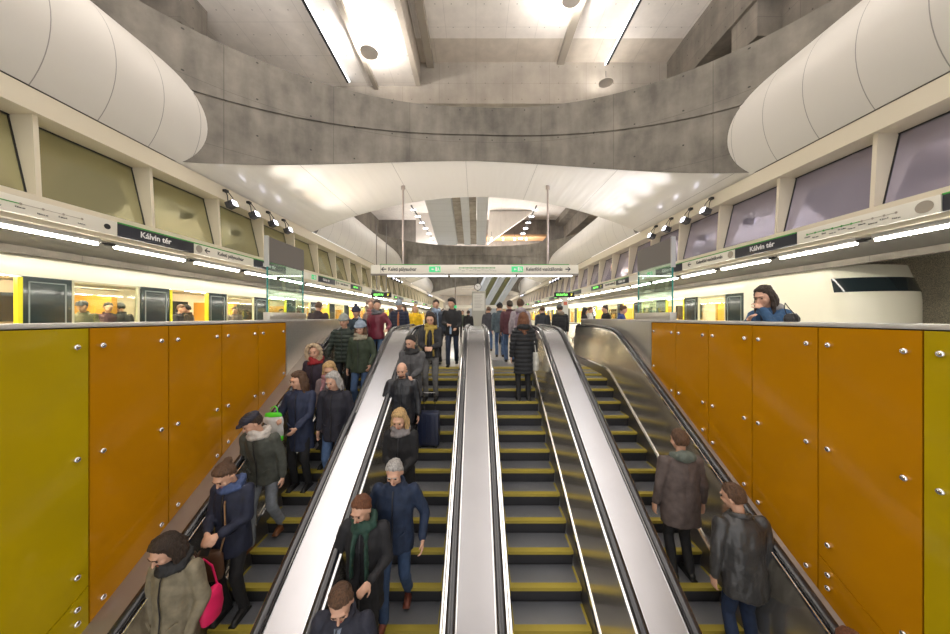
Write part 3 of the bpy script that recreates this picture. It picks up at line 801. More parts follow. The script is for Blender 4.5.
# uplight discs and lamps of the upper hall
def uplighter(x, d, zz, r, lab, e):
    t = thing('uplighter', lab, 'lamp', (x, d, z(zz)), 0, 'round uplighters below the upper ceiling')
    b = MB(); b.tube([(0, 0, 0), (0, 0, .04)], r, 28); build('reflector_disc', b, pm('disc_paint', (.55, .5, .45), .5), t)
    b = MB(); b.tube([(0, 0, .04), (0, 0, .46)], .02, 8); build('stem', b, steel_dark(), t)
    b = MB(); b.tube([(0, 0, .041), (0, 0, .06)], r*.8, 24); build('lamp_ring', b, pm('uplight_lamp', (1, 1, 1), .5, emit=(1, .95, .9), estr=e), t)
uplighter(-3.62, 10.75, 8.95, .30, 'round disc uplighter under the left upper ceiling bay', 60)
uplighter(3.0, 9.9, 9.95, .32, 'round disc uplighter under the centre upper ceiling bay', 60)
uplighter(-3.62, 5.5, 8.95, .30, 'round disc uplighter directly overhead on the left', 60)
uplighter(3.0, 4.6, 9.95, .32, 'round disc uplighter directly overhead in the centre bay', 60)
uplighter(5.0, 12.2, 9.0, .26, 'round disc uplighter beside the cross beam on the right', 90)
for x_, z_, y0, y1, lab in ((-5.08, 9.30, 2, 12.6, 'thin black track with bright edge under the left upper ceiling'), (5.35, 10.3, 2, 13.0, 'thin black track with bright edge under the right upper ceiling')):
    t = thing('light_track', lab, 'light track', (x_, y0, z(z_)))
    b = MB(); b.box(-.05, .05, 0, y1-y0, 0, .08); build('track', b, black(), t)
    b = MB(); b.box(.055 if x_ < 0 else -.09, .09 if x_ < 0 else -.055, 0.05, y1-y0-.05, -.02, .05); build('light_strip', b, pm('track_strip', (1, 1, 1), .5, emit=(.9, .95, 1), estr=3), t)
for x0, x1, y0, y1, zz, lab in ((-4.6, -3.8, 22.5, 28.5, 7.9, 'left'), (4.3, 3.9, 22.5, 28.5, 7.9, 'right')):
    t = thing('light_track', 'thin track with small white lamps seen through the far opening, %s one' % lab, 'light track', (0, 0, 0))
    b = MB(); b.tube([(x0, y0, z(zz)), (x1, y1, z(zz-1.0))], .05, 6); build('track', b, black(), t)
    for q in range(6):
        f = (q+.5)/6; p = Vector((x0+(x1-x0)*f, y0+(y1-y0)*f, z(zz-1.0*f)-.05))
        b = MB(); b.obox(p, (.36, .09, .06)); build('lamp_head', b, pm('small_lamp', (1, 1, 1), .5, emit=(.9, .95, 1), estr=8), t)
for q in range(4):
    t = thing('pendant_lamp', 'small warm pendant lamp under the orange-lit soffit, %s from the left' % ORD[q], 'lamp', (1.35+q*1.0, 27.5, z(6.65)), 0, 'pendant lamps under the timber soffit')
    b = MB(); b.tube([(0, 0, 0), (0, 0, .25)], .06, 10); build('lamp_head', b, pm('warm_lamp', (1, 1, 1), .5, emit=(1, .8, .5), estr=12), t)
    b = MB(); b.tube([(0, 0, .25), (0, 0, .75)], .012, 6); build('cord', b, black(), t)

# ------------------------------------------------------------------ trains
roof_m = pm('train_roof_cream', (.93, .89, .73), .35, coat=.3)
door_dark = pm('train_door_dark', (.025, .04, .04), .12, coat=.6)
yel = pm('train_yellow', (.85, .80, .03), .3)
grey_in = pm('train_interior', (.62, .55, .42), .5)
orange_in = pm('train_interior_orange', (.70, .36, .06), .5)
dark_in = pm('train_window_dark', (.02, .03, .035), .1)
tl_glass = glassmat('train_glass', (.86, .90, .88), .05)
TXL, TXR = 7.6, 7.6
def train(sgn, d_front, d_end, ph, lab, nose):
    t = thing('metro_train', lab, 'train', (sgn*TXL, d_front, 0), 0)
    def X(a): return sgn*(a-TXL)
    def bx(b, xa, xb, ya, yb, za, zb, mi=0): b.box(min(X(xa), X(xb)), max(X(xa), X(xb)), ya-d_front, yb-d_front, za, zb, mi)
    zw0, zw1, zr = z(-.42), z(.69), z(1.09)
    d0b = nose if nose else d_front
    wid = 10.1 if not nose else 9.4
    b = MB()
    n = 8; pr = [(X(7.6), zw1), (X(7.6), z(1.0)), (X(7.64), z(1.12)), (X(7.8), z(1.25)), (X(8.6), z(1.33)), (X(wid), z(1.25)), (X(wid), zw1+.12), (X(8.0), zw1+.12), (X(7.7), zw1)]
    b.prism(pr, 'y', d0b-d_front, d_end-d_front); build('roof_body', b, roof_m, t)
    b = MB(); bx(b, 7.6, 7.7, d0b, d_end, .0, zw0); bx(b, 7.7, wid, d0b, d_end, -.1, .02); build('lower_body', b, roof_m, t)
    b = MB(); bx(b, wid-.1, wid, d0b, d_end, .02, zw1+.1); build('far_wall', b, grey_in, t)
    k = 0; D = ph
    wins = []
    while D < d_end-4:
        # from D: dark pillar .65, window 1.2, dark .65, door 1.2
        if nose and D < nose: D += 3.7; continue
        segs = [('pillar', D, D+.66), ('window', D+.66, D+1.86), ('pillar', D+1.9, D+2.56), ('door', D+2.6, D+3.7)]
        for kind, a, c in segs:
            if kind == 'pillar':
                b = MB(); bx(b, 7.6, 7.68, a, c, zw0, zw1); o = build('door_leaf', b, door_dark, t)
                if k < 3:
                    b = MB(); w_ = (c-a)
                    for (ya, yb, za, zb) in ((a+.12*w_, a+.15*w_, zw0, zw1-.08), (c-.15*w_, c-.12*w_, zw0, zw1-.08), (a+.12*w_, c-.12*w_, zw1-.1, zw1-.08)): bx(b, 7.593, 7.6, ya, yb, za, zb)
                    build('door_trim', b, pm('grey_trim', (.28, .32, .30), .3), o)
            elif kind == 'window':
                b = MB()
                bx(b, 7.595, 7.65, a, a+.035, zw0, zw1); bx(b, 7.595, 7.65, c-.035, c, zw0, zw1); bx(b, 7.595, 7.65, a, c, zw1-.03, zw1)
                o = build('window_frame', b, pm('window_frame_pale', (.62, .60, .42), .3), t)
                b = MB(); bx(b, 7.63, 7.635, a+.03, c-.03, zw0, zw1-.02); build('window_pane', b, tl_glass, o)
            else:
                b = MB(); bx(b, 7.59, 7.66, a-.03, a+.03, zw0, zw1-.02); o = build('door_edge', b, yel, t)
                b = MB(); bx(b, 7.59, 7.66, c-.05, c+.01, zw0, zw1-.02); o = build('door_edge', b, yel, t)
            if k > 6: pass
        # interior
        b = MB(); bx(b, wid-.2, wid-.12, D+.3, D+1.9, z(-.1), z(.52)); build('far_window', b, dark_in, t)
        b = MB(); b.tube([(X(8.0), D+2.5-d_front, 0), (X(8.0), D+2.5-d_front, zw1)], .022, 8); build('grab_pole', b, yel if k % 2 else chrome(), t)
        b = MB(); bx(b, 8.4, wid-.3, D+2.0, D+2.12, .02, z(.5)); build('partition', b, orange_in, t)
        b = MB(); bx(b, 8.3, 8.45, D+.2, D+3.4, zw1+.06, zw1+.1); build('ceiling_lamp', b, pm('train_lamp', (1, 1, 1), .5, emit=(1, .88, .66), estr=40), t)
        b = MB(); b.tube([(X(8.0), D+.5-d_front, zw1-.10), (X(8.0), D+1.8-d_front, zw1-.10)], .018, 8); build('grab_rail', b, chrome(), t)
        D += 3.7; k += 1
    if nose:
        zt_ = z(1.10); L = .75
        def plan(q, grow=0.):
            a = math.pi*q; return (X(8.5)+sgn*(-math.cos(a))*(.9+grow), L-(L-.0)*math.sin(a)**.8 - grow)
        b = MB(); n = 40
        def cab(u, v):
            x, y = plan(u); zz = zw0-.3+(zt_-zw0+.3)*v
            rake = .30*max(0, (zz-z(.45)))/.6 if v > .5 else 0
            return (x, min(L, y+rake*(1-min(1, y/L))), zz)
        b.grid(cab, n, 12)
        b.prism([(X(7.6), L), (X(7.6), nose-d_front), (X(9.4), nose-d_front), (X(9.4), L)], 'z', zw0-.3, zt_)
        top = [cab(q/n, 1) for q in range(n+1)]; b.add(top, [tuple(range(n+1))])
        build('cab_body', b, roof_m, t, 60)
        b = MB()
        def ws(u, v):
            x, y, zz = cab(.10+.80*u, .0); zz = z(.52)+.30*v; rake = .30*max(0, (zz-z(.45)))/.6
            x2, y2 = plan(.10+.80*u, .012); return (x2, y2+rake*(1-min(1, y2/L)), zz)
        b.grid(ws, 30, 3); build('windscreen', b, dark_in, t, 60)
    return t
train(-1, -1.0, 60, 5.3-3.7*1, 'cream and black metro train with open yellow-edged doors at the left platform', 0)
train(1, 6.3, 60, 9.0, 'plain cream metro train at the right platform', 9.0)

# ------------------------------------------------------------------ landing rails
t = thing('railing', 'steel railing behind the end of the right parapet', 'railing', (0, 0, 0))
b = MB(); b.tube([(3.05, 9.3, 1.0), (3.05, 12.6, 1.0)], .025, 10); b.tube([(3.05, 9.3, .55), (3.05, 12.6, .55)], .018, 8); build('rail', b, steel(), t)
for y_ in (9.3, 10.9, 12.5):
    b = MB(); b.tube([(3.05, y_, 0), (3.05, y_, 1.0)], .022, 10); build('post', b, steel(), t)
# ------------------------------------------------------------------ people
def remesh(mb, name, mat, parent, voxel, smooth=3, fn=None, sf=.6):
    me = mb.mesh(name, mat)
    tmp = bpy.data.objects.new('tmp', me); COL.objects.link(tmp)
    m = tmp.modifiers.new('r', 'REMESH'); m.mode = 'VOXEL'; m.voxel_size = voxel; m.use_smooth_shade = True
    s = tmp.modifiers.new('s', 'SMOOTH'); s.iterations = smooth; s.factor = sf
    dg = bpy.context.evaluated_depsgraph_get(); dg.update()
    out = bpy.data.meshes.new_from_object(tmp.evaluated_get(dg))
    bpy.data.objects.remove(tmp); bpy.data.meshes.remove(me)
    out.name = name
    if not out.materials: out.materials.append(mat)
    if fn:
        nn = [v.normal.copy() for v in out.vertices]
        for v, n in zip(out.vertices, nn):
            v.co = fn(v.co.copy(), n)
    shade(out, 180)
    return out
def fold(amp, sc, stretch=(1, 1, .45), seed=0.):
    def f(p, n):
        q = Vector((p.x*sc*stretch[0]+seed, p.y*sc*stretch[1], p.z*sc*stretch[2]))
        return p + n*(amp*(noise.noise(q)+.5*noise.noise(q*2.3)))
    return f
def puff(amp, pitch):
    def f(p, n):
        return p + n*(amp*(abs(math.sin(math.pi*p.z/pitch))-.5) + .004*noise.noise(p*9))
    return f

def ik(Sh, W, l1, l2, pole):
    d = W-Sh; L = d.length
    if L > l1+l2-.004: W = Sh + d*((l1+l2-.004)/L); d = W-Sh; L = d.length
    a = (l1*l1-l2*l2+L*L)/(2*L); h = math.sqrt(max(l1*l1-a*a, 0)); u = d/L
    p = (pole-u*pole.dot(u)).normalized()
    return Sh+u*a+p*h, W

SKIN = {}
def skin(c):
    k = 'skin_%d' % int(c*100)
    return pm(k, (.62*c, .36*c, .25*c), .5, 0, 9, .08)
def cloth(name, col, rough=.75, sheen=0): return pm('cloth_'+name, col, rough, 0, 14, .22, .25, 90)

HAIRC = {'black': (.012, .010, .009), 'dark': (.035, .02, .012), 'brown': (.10, .05, .025), 'blond': (.52, .34, .15), 'grey': (.42, .40, .38), 'auburn': (.16, .06, .025), 'bald': (.05, .03, .02)}

def hand(mb, wrist, fdir, palm_n, curl=.5, sc=1., flip=1):
    """palm, four unequal fingers and a thumb. fdir: direction of the fingers, palm_n: where the palm faces"""
    f = fdir.normalized(); n = (palm_n-f*palm_n.dot(f)).normalized(); s = f.cross(n)*flip   # s points to the thumb side
    c = wrist+f*.045*sc
    M = Matrix((s, n, f)).transposed()
    mb.ell(c, (.042*sc, .017*sc, .055*sc), M, 12, 8)
    lens = [.068, .078, .073, .058]
    for i, L in enumerate(lens):
        off = (.030-.020*i)*sc
        b0 = wrist+f*.078*sc+s*off; L *= sc
        d1 = (f+n*curl*.5+s*(.10-.07*i)).normalized(); d2 = (f*(1-curl*.7)+n*curl*1.1).normalized(); d3 = (f*(1-curl*1.4)+n*curl*1.5).normalized()
        p1 = b0+d1*L*.45; p2 = p1+d2*L*.32; p3 = p2+d3*L*.22
        r = .0088*sc
        mb.cap(b0-f*.02, p1, r*1.1, r, 8); mb.cap(p1, p2, r, r*.92, 8); mb.cap(p2, p3, r*.92, r*.8, 8)
    t0 = wrist+f*.02*sc+s*.026*sc; t1 = t0+(f*.6+s*.75+n*.3).normalized()*.042*sc; t2 = t1+(f*.85+s*.25+n*.4).normalized()*.034*sc
    mb.cap(t0, t1, .013*sc, .0105*sc, 8); mb.cap(t1, t2, .0105*sc, .009*sc, 8)

def person(label, loc, rz=0., h=1.55, coat=('navy', (.02, .03, .07)), hem=.80, puffy=0, pants=('black', (.012, .012, .014)), shoes=('shoe_black', (.01, .01, .01)),
           hair='dark', style='short', tone=1., hat=None, scarf=None, aL=None, aR=None, yaw=0., pitch=18., near=0, poleR=None, width=1., legs='stand', lean=0., hood=None, group=None, stepdz=0., shiny=0., openc=None, fem=0, extra=None):
    """aL / aR: wrist targets (x,y,z) in the figure's own frame, which faces -y; lengths for a 1.75 m adult"""
    k = h/1.75
    sc = lambda me: (me.transform(Matrix.Scale(k, 4)), me)[1]
    t = thing('person', label, 'person', loc, rz, group)
    vx = .0085 if near >= 2 else (.013 if near == 1 else .02)
    sk = skin(tone)
    lz = -lean*.0
    LN = Vector((0, -lean, 0))     # forward lean at shoulder height
    def body_y(zz): return -lean*max(0, (zz-.9)/.55)**1.2
    neck = Vector((0, .01+body_y(1.48), 1.48))
    Rh = Euler((R(pitch), 0, R(yaw)), 'XYZ').to_matrix()
    Rh = Matrix.Rotation(R(yaw), 3, 'Z') @ Matrix.Rotation(R(pitch), 3, 'X')
    hs = 1.10
    def H(x, y, zz): return neck + Rh @ Vector((x, y, zz-1.48))*hs
    w = width
    shw = (.185 if not fem else .165)*w
    # joints
    SL, SR = Vector((-shw, .01+body_y(1.41), 1.405)), Vector((shw, .01+body_y(1.41), 1.405))
    if aL is None: aL = (-.25*w, -.02, .83)
    if aR is None: aR = (.25*w, -.02, .83)
    EL, WL = ik(SL, Vector(aL), .29, .26, Vector((-.45, .5, -.5)))
    ER, WR = ik(SR, Vector(aR), .29, .26, Vector(poleR or (.45, .5, -.5)))
    fy = {'stand': (0, 0), 'walk': (-.16, .18), 'walk2': (.18, -.16)}[legs]
    hipz = .90
    HL, HR = Vector((-.09, 0, hipz)), Vector((.09, 0, hipz))
    AL, AR = Vector((-.10, .02+fy[0], .085)), Vector((.10, .02+fy[1], .085))
    if legs == 'walk': AR.z += .05
    if legs == 'walk2': AL.z += .05
    KL, AL = ik(HL, AL, .425, .41, Vector((-.05, -1, 0))); KR, AR = ik(HR, AR, .425, .41, Vector((.05, -1, 0)))
    # ---- body
    b = MB()
    hR = Rh
    b.ell(H(0, .008, 1.645), (.076*hs, .094*hs, .098*hs), hR, 18, 14)
    b.ell(H(0, -.022, 1.600), (.060*hs, .070*hs, .078*hs), hR, 16, 10)
    b.ell(H(0, -.060, 1.545), (.030*hs, .030*hs, .022*hs), hR, 10, 8)               # chin
    b.cap(H(0, -.088, 1.640), H(0, -.112, 1.602), .009, .0145, 8)             # nose
    b.ell(H(0, -.080, 1.660), (.055*hs, .016*hs, .011*hs), hR, 10, 6)
    for s_ in (-1, 1):
        b.ell(H(s_*.077, .012, 1.612), (.011*hs, .020*hs, .032*hs), hR, 8, 6)
        b.ell(H(s_*.040, -.066, 1.600), (.022*hs, .018*hs, .02*hs), hR, 8, 6)
    b.cap(neck+Vector((0, .015, -.05)), H(0, .012, 1.575), .056, .052, 12)
    b.loft([(0, body_y(zz)+.01, zz, rx*w, ry) for zz, rx, ry in ((.84, .12, .085), (.92, .155, .10), (1.02, .14, .09), (1.12, .13, .085), (1.28, .155, .10), (1.40, .15, .085), (1.46, .08, .065))], 18)
    for Sx, Ex, Wx, s_ in ((SL, EL, WL, -1), (SR, ER, WR, 1)):
        b.cap(Sx*.92+Vector((0, 0, 1.40))*.08, Ex, .050, .038, 10); b.cap(Ex, Wx, .038, .026, 10)
        fd = (Wx-Ex).normalized()
        pn = Vector((-s_*.9, -.1, .0)) if fd.z < -.5 else Vector((-s_*.45, .25, -.8))
        hand(b, Wx, fd if fd.z < -.5 else (fd+Vector((-s_*.25, 0, -.05))), pn, .55, 1., 1 if (fd.cross(pn).dot(Vector((0, -1, .4))) > 0) else -1)
    for Hx, Kx, Ax in ((HL, KL, AL), (HR, KR, AR)):
        b.cap(Hx, Kx, .078, .052, 12); b.cap(Kx, Ax, .052, .036, 12)
        b.cap(Ax+Vector((0, .03, -.05)), Ax+Vector((0, -.13, -.06)), .032, .026, 8)
    me = remesh(b, 'body', sk, t, vx, 2); link('body', sc(me), t)
    # ---- face
    if near:
        for s_ in (-1, 1):
            e = MB(); e.ell(H(s_*.031, -.0865, 1.634), (.0125, .007, .0075), hR, 10, 6); me = e.mesh('eye', pm('eye_dark', (.02, .015, .012), .2)); shade(me, 180); link('eye', sc(me), t)
            e = MB(); e.cap(H(s_*.014, -.0955, 1.657), H(s_*.048, -.087, 1.657), .0042, .003, 6); me = e.mesh('eyebrow', pm('hair_'+hair, HAIRC[hair], .6)); link('eyebrow', sc(me), t)
        e = MB(); e.ell(H(0, -.090, 1.572), (.023, .008, .0065), hR, 10, 6); me = e.mesh('mouth', pm('lips', (.38, .12, .09), .45)); shade(me, 180); link('mouth', sc(me), t)
    # ---- hair
    hm = pm('hair_strands_'+hair, HAIRC[hair], .5, 0, 30, .5, .8, 60, stretch=(3, 3, .5))
    if style != 'none' and style != 'bald':
        v = []; n, m = 28, 20
        hb = MB()
        c0 = Vector((0, .010, 1.645))
        def rad(dx, dy, dz):
            # hair cap: thick above the hairline and round the back, sunk into the head over the face
            front = -dy
            line = .42 if style != 'bangs' else .22
            hairy = max(0, min(1, ((dz - (front*.95-.28 if front > 0 else -.75)) * 5 + (0 if front < .2 else -(line*2.2)))))
            if abs(dx) > .6 and dz < -.25 and front > -.2: hairy *= .2
            return hairy
        rows = []
        for i in range(m+1):
            ph = -math.pi/2+math.pi*i/m
            for j in range(n):
                a = 2*math.pi*j/n; d = Vector((math.cos(ph)*math.cos(a), math.cos(ph)*math.sin(a), math.sin(ph)))
                q = rad(*d); thick = {'short': 1.10, 'long': 1.17, 'bangs': 1.18, 'bob': 1.18, 'bun': 1.12, 'curly': 1.30}.get(style, 1.12)
                r = .86+(thick-.86)*q + (.035*noise.noise(d*6+Vector((label.__len__()*1., 0, 0))) if style != 'curly' else .12*noise.noise(d*7))*q
                p = c0+Vector((d.x*.079*r, d.y*.098*r, d.z*.102*r)); rows.append(H(p.x, p.y, p.z))
        fs = []
        for i in range(m):
            for j in range(n): fs.append((i*n+j, i*n+(j+1) % n, (i+1)*n+(j+1) % n, (i+1)*n+j))
        hb.add(rows, fs)
        if style in ('long', 'bob', 'bangs'):
            end = {'long': 1.30, 'bob': 1.50, 'bangs': 1.36}[style]
            for q in range(11):
                a = R(-14+208*q/10); hx, hy = math.cos(a)*.078, .012+math.sin(a)*.088
                top = H(hx*.85, hy*.85, 1.68); mid = H(hx*1.12, hy*1.10, 1.58)
                bot = neck+Vector((hx*1.35, max(hy*1.25, -.075)+(0 if hy > 0 else -.03), end-1.48+.03*math.sin(q*2.1)))
                hb.cap(top, mid, .026, .026, 8); hb.cap(mid, bot, .026, .017, 8)
        if style == 'bun': hb.ell(H(0, .10, 1.71), (.045, .045, .045), None, 10, 8)
        if style == 'pony':
            hb.cap(H(0, .09, 1.66), H(0, .14, 1.60), .03, .03); hb.cap(H(0, .14, 1.60), neck+Vector((0, .13, -.08)), .03, .016)
        me = remesh(hb, 'hair', hm, t, .009 if near else .014, 1, lambda p, n_: p+n_*(.008*noise.noise(Vector((p.x*75, p.y*75, p.z*14)))+.010*noise.noise(p*16)))
        link('hair', sc(me), t)
    elif style == 'bald':
        hb = MB()
        for s_ in (-1, 1): hb.cap(H(s_*.074, .0, 1.64), H(s_*.060, .075, 1.62), .014, .02, 8)
        hb.cap(H(-.05, .085, 1.62), H(.05, .085, 1.62), .022, .022, 8)
        link('hair', sc(remesh(hb, 'hair', hm, t, .009, 2)), t)
        hb = MB(); hb.cap(H(-.04, -.062, 1.555), H(0, -.088, 1.545), .015, .017, 8); hb.cap(H(.04, -.062, 1.555), H(0, -.088, 1.545), .015, .017, 8)
        link('beard', sc(remesh(hb, 'beard', hm, t, .009, 2)), t)
    # ---- hats
    if hat:
        kind, hn, hc = hat; hmat = cloth(hn, hc)
        hb = MB()
        if kind == 'beanie':
            hb.ell(H(0, .012, 1.690), (.089*hs, .106*hs, .088*hs), hR, 20, 12)
            hb.add(*[x for x in _rim(H, 1.672, .090, .108, .016)])
            hb.ell(H(0, .03, 1.775), (.03, .03, .02), hR, 8, 6)
        elif kind == 'pompom':
            hb.ell(H(0, .012, 1.690), (.089*hs, .106*hs, .088*hs), hR, 20, 12); hb.add(*[x for x in _rim(H, 1.672, .090, .108, .018)])
            hb.ell(H(0, .02, 1.80), (.038, .038, .034), hR, 10, 8)
        elif kind == 'cap':
            hb.ell(H(0, .01, 1.695), (.090*hs, .112*hs, .055*hs), hR, 20, 10); hb.ell(H(0, -.09, 1.683), (.072*hs, .060*hs, .012*hs), hR, 16, 8)
        link('hat', sc(remesh(hb, 'hat', hmat, t, .009, 2, lambda p, n_: p+n_*(.003*math.sin(p.z*260)))), t)
    if hood:
        kind, hn, hc = hood; hmat = pm('fur_'+hn, hc, .9, 0, 20, .4, .8, 60) if kind == 'fur' else cloth(hn, hc)
        hb = MB()
        if kind == 'fur':
            pts = [H(math.cos(a)*.115, -.05+.02*math.sin(a), 1.62+math.sin(a)*.125) for a in [2*math.pi*q/16 for q in range(16)]]
            hb.tube(pts, .036, 8, closed=True)
            link('fur_trim', sc(remesh(hb, 'fur_trim', hmat, t, .010, 0, lambda p, n_: p+n_*(.018*noise.noise(p*55)+.008*noise.noise(p*110)))), t)
            hb = MB(); hb.ell(H(0, .05, 1.63), (.115, .10, .13), hR, 16, 10); hb.cap(neck+Vector((0, .07, -.03)), H(0, .08, 1.58), .09, .09)
            link('hood', sc(remesh(hb, 'hood', cloth(*coat), t, .013, 2)), t)
        elif kind == 'up':
            hb.ell(H(0, .035, 1.65), (.105, .108, .125), hR, 18, 12); hb.cap(neck+Vector((0, .05, -.02)), H(0, .06, 1.58), .10, .10)
            link('hood', sc(remesh(hb, 'hood', hmat, t, .013, 2)), t)
        elif kind == 'down':
            hb.ell(neck+Vector((0, .085, .01)), (.13, .075, .075), None, 16, 10); hb.cap(neck+Vector((-.10, .02, 0)), neck+Vector((-.03, .09, .02)), .045, .05); hb.cap(neck+Vector((.10, .02, 0)), neck+Vector((.03, .09, .02)), .045, .05)
            link('hood', sc(remesh(hb, 'hood', hmat, t, .013, 2, fold(.012, 14))), t)
    # ---- coat
    cm = cloth(*coat) if not shiny else pm('leather_'+coat[0], coat[1], .32, 0, 6, .2, .3, 30)
    b = MB()
    g = 1.12
    rings = [(hem, .20 if hem < .7 else .185, .135), (min(hem+.12, .9), .192, .13), (.95, .185, .128), (1.08, .172 if fem else .178, .118), (1.25, .195 if not fem else .182, .132), (1.38, .19 if not fem else .175, .118), (1.445, .13, .095), (1.485, .082, .078)]
    rings.sort()
    b.loft([(0, body_y(zz)+.008, zz, rx*w, ry*g) for zz, rx, ry in rings], 24)
    for Sx, Ex, Wx, s_ in ((SL, EL, WL, -1), (SR, ER, WR, 1)):
        b.ell(Sx+Vector((-s_*.012, 0, -.005)), (.075, .078, .070), None, 12, 8)
        b.cap(Sx, Ex, .071, .060, 12); b.cap(Ex, Wx-(Wx-Ex).normalized()*.035, .060, .045, 12)
    f = puff(.016, .085) if puffy else fold(.016 if near else .012, 9, seed=len(label)*.37)
    me = remesh(b, 'coat', cm, t, .012 if near else .018, 3, f); link('coat', sc(me), t)
    b = MB()    # collar
    pts = [neck+Vector((math.cos(a)*.085, math.sin(a)*.082+.0, -.002+.022*math.sin(a))) for a in [2*math.pi*q/18 for q in range(18)]]
    b.tube(pts, .022, 8, closed=True, ry=.034); me = remesh(b, 'collar', cm, t, .010, 2); link('collar', sc(me), t)
    if near:
        b = MB(); pp = [Vector((0, body_y(zz)+.008-ry*g-.0185, zz)) for zz, rx, ry in rings[:-1]]
        b.tube(pp, .006, 6, ry=.006); link('front_zip', sc(b.mesh('front_zip', pm('zip_dark', (.05, .05, .055), .3, .5))), t)
        for s_ in (-1, 1):
            b = MB(); b.obox((s_*.105*w, body_y(1.0)-.140, 1.0), (.085, .014, .012), Euler((0, R(s_*-28), R(s_*25)))); link('pocket_flap', sc(b.mesh('pocket_flap', cm)), t)
    # ---- trousers, shoes
    b = MB()
    b.loft([(0, .005, .80, .16, .105), (0, .005, .92, .165, .11), (0, .005, .98, .15, .105)], 20)
    for Hx, Kx, Ax in ((HL, KL, AL), (HR, KR, AR)):
        b.cap(Hx, Kx, .088 if not fem else .084, .064, 12); b.cap(Kx, Ax+Vector((0, .012, -.005)), .062, .060 if not fem else .052, 12)
    me = remesh(b, 'trousers', cloth(*pants), t, .013 if near else .02, 2, fold(.008, 12)); link('trousers', sc(me), t)
    for Ax, s_ in ((AL, -1), (AR, 1)):
        b = MB(); q = Vector((s_*.012, 0, 0))
        b.cap(Ax+Vector((0, .045, -.035)), Ax+Vector((0, .0, -.03)), .045, .044, 10); b.cap(Ax+Vector((0, -.01, -.045)), Ax+q+Vector((0, -.145, -.055)), .042, .034, 10)
        b.obox(Ax+q*.5+Vector((0, -.045, -.080)), (.085, .27, .018))
        me = remesh(b, 'shoe', pm(shoes[0], shoes[1], .45), t, .012, 2); link('shoe', sc(me), t)
    # ---- scarf
    if scarf:
        sn, scol, tails = scarf; sm = cloth(sn, scol)
        b = MB()
        pts = [neck+Vector((math.cos(a)*.098, -.012+math.sin(a)*.092, .015+.02*math.sin(a*2))) for a in [2*math.pi*q/18 for q in range(18)]]
        b.tube(pts, .040, 8, closed=True)
        pts = [neck+Vector((math.cos(a)*.105, -.025+math.sin(a)*.092, -.035-.01*math.sin(a*2))) for a in [2*math.pi*q/18 for q in range(18)]]
        b.tube(pts, .036, 8, closed=True)
        for q in range(tails):
            s_ = -1 if q else 1
            b.tube([neck+Vector((s_*.05, -.11, -.03)), neck+Vector((s_*.065, -.165, -.18)), neck+Vector((s_*.075, -.175, -.40+.05*q)), neck+Vector((s_*.08, -.165, -.58+.12*q))], .045, 8, ry=.018)
        me = remesh(b, 'scarf', sm, t, .011, 2, fold(.012, 22)); link('scarf', sc(me), t)
    if openc:       # pale shirt or lining showing down the front
        b = MB(); pts = []
        b.loft([(0, body_y(1.0)-.03, 1.0, .05, .115), (0, body_y(1.3)-.035, 1.3, .055, .125), (0, body_y(1.44)-.02, 1.44, .05, .09)], 16)
        link('shirt', sc(b.mesh('shirt', cloth(*openc), 60)), t)
    t['_k'] = k
    return t, dict(L=(EL, WL), R=(ER, WR), neck=neck, k=k)
def _rim(H, zz, rx, ry, r):
    b = MB(); pts = [H(math.cos(a)*rx, .012+math.sin(a)*ry, zz+.0*math.sin(a)) for a in [2*math.pi*q/20 for q in range(20)]]
    b.tube(pts, r, 8, closed=True, ry=r*1.3); return b.v, b.f

def on_esc(e, px, D, dx=0):
    """a spot on a tread of escalator e: x offset across the step, snapped to the tread nearest to depth D"""
    k = min(range(len(NOSE)), key=lambda i: abs(NOSE[i]+.17-D)); d = NOSE[k]+.17
    if d > WELL_END-.2: return (ESC[e]+px, D, 0.)
    return (ESC[e]+px, d, tread_z(NOSE[k]))
def fit_h(loc, ytop, lo=1.36, hi=1.64):
    """stature that brings the crown to the height seen in the photograph"""
    hh = (EYE-(ytop-F)*loc[1]/F)-loc[2]
    print('H %.2f' % hh, end=' ')
    return max(lo, min(hi, hh))
def esc_person(e, px, D, ytop, label, **kw):
    loc = on_esc(e, px, D); h = fit_h(loc, ytop); 
    near = 2 if loc[1] < 4.2 else (1 if loc[1] < 6.6 else 0)
    return person(label, loc, h=h*1.0, near=near, **kw)[0], loc, h/1.75

JB = ('jeans_blue', (.06, .11, .22)); BK = ('black', (.012, .012, .014)); GJ = ('grey_jeans', (.20, .22, .25))
navy = ('navy', (.016, .024, .055)); blk = ('coat_black', (.013, .013, .015)); grn = ('dark_green', (.030, .042, .032))
hold = (-.06, -.27, 1.08); holdR = (.06, -.27, 1.08)

# left escalator, coming down
P = esc_person(0, -.30, 2.75, 530, 'person in a beige coat, nearest on the crowded left escalator', coat=('beige', (.21, .18, .12)), hair='dark', style='long', fem=1, hem=.55, pitch=30, yaw=-15, scarf=('black_scarf', (.02, .02, .022), 0), aR=(.22, -.12, .9))
beige_loc = P[1]
P = esc_person(0, -.27, 3.42, 450, 'woman in black and navy looking down at her phone above the beige coat', coat=('navy_black', (.014, .018, .04)), hair='brown', style='bun', fem=1, hem=.72, pitch=38, yaw=-10, aL=hold, aR=holdR, scarf=('blue_scarf', (.05, .08, .19), 0))
phone_loc = P[1]
P = esc_person(0, -.33, 3.98, 408, 'man in a dark flat cap and grey-green jacket leaning left', coat=('grey_green', (.065, .07, .058)), pants=GJ, hair='dark', style='short', hat=('cap', 'cap_navy', (.02, .02, .035)), pitch=32, yaw=-42, lean=.10, legs='walk', shoes=('shoe_brown', (.16, .06, .02)), scarf=('pale_collar', (.50, .46, .42), 0))
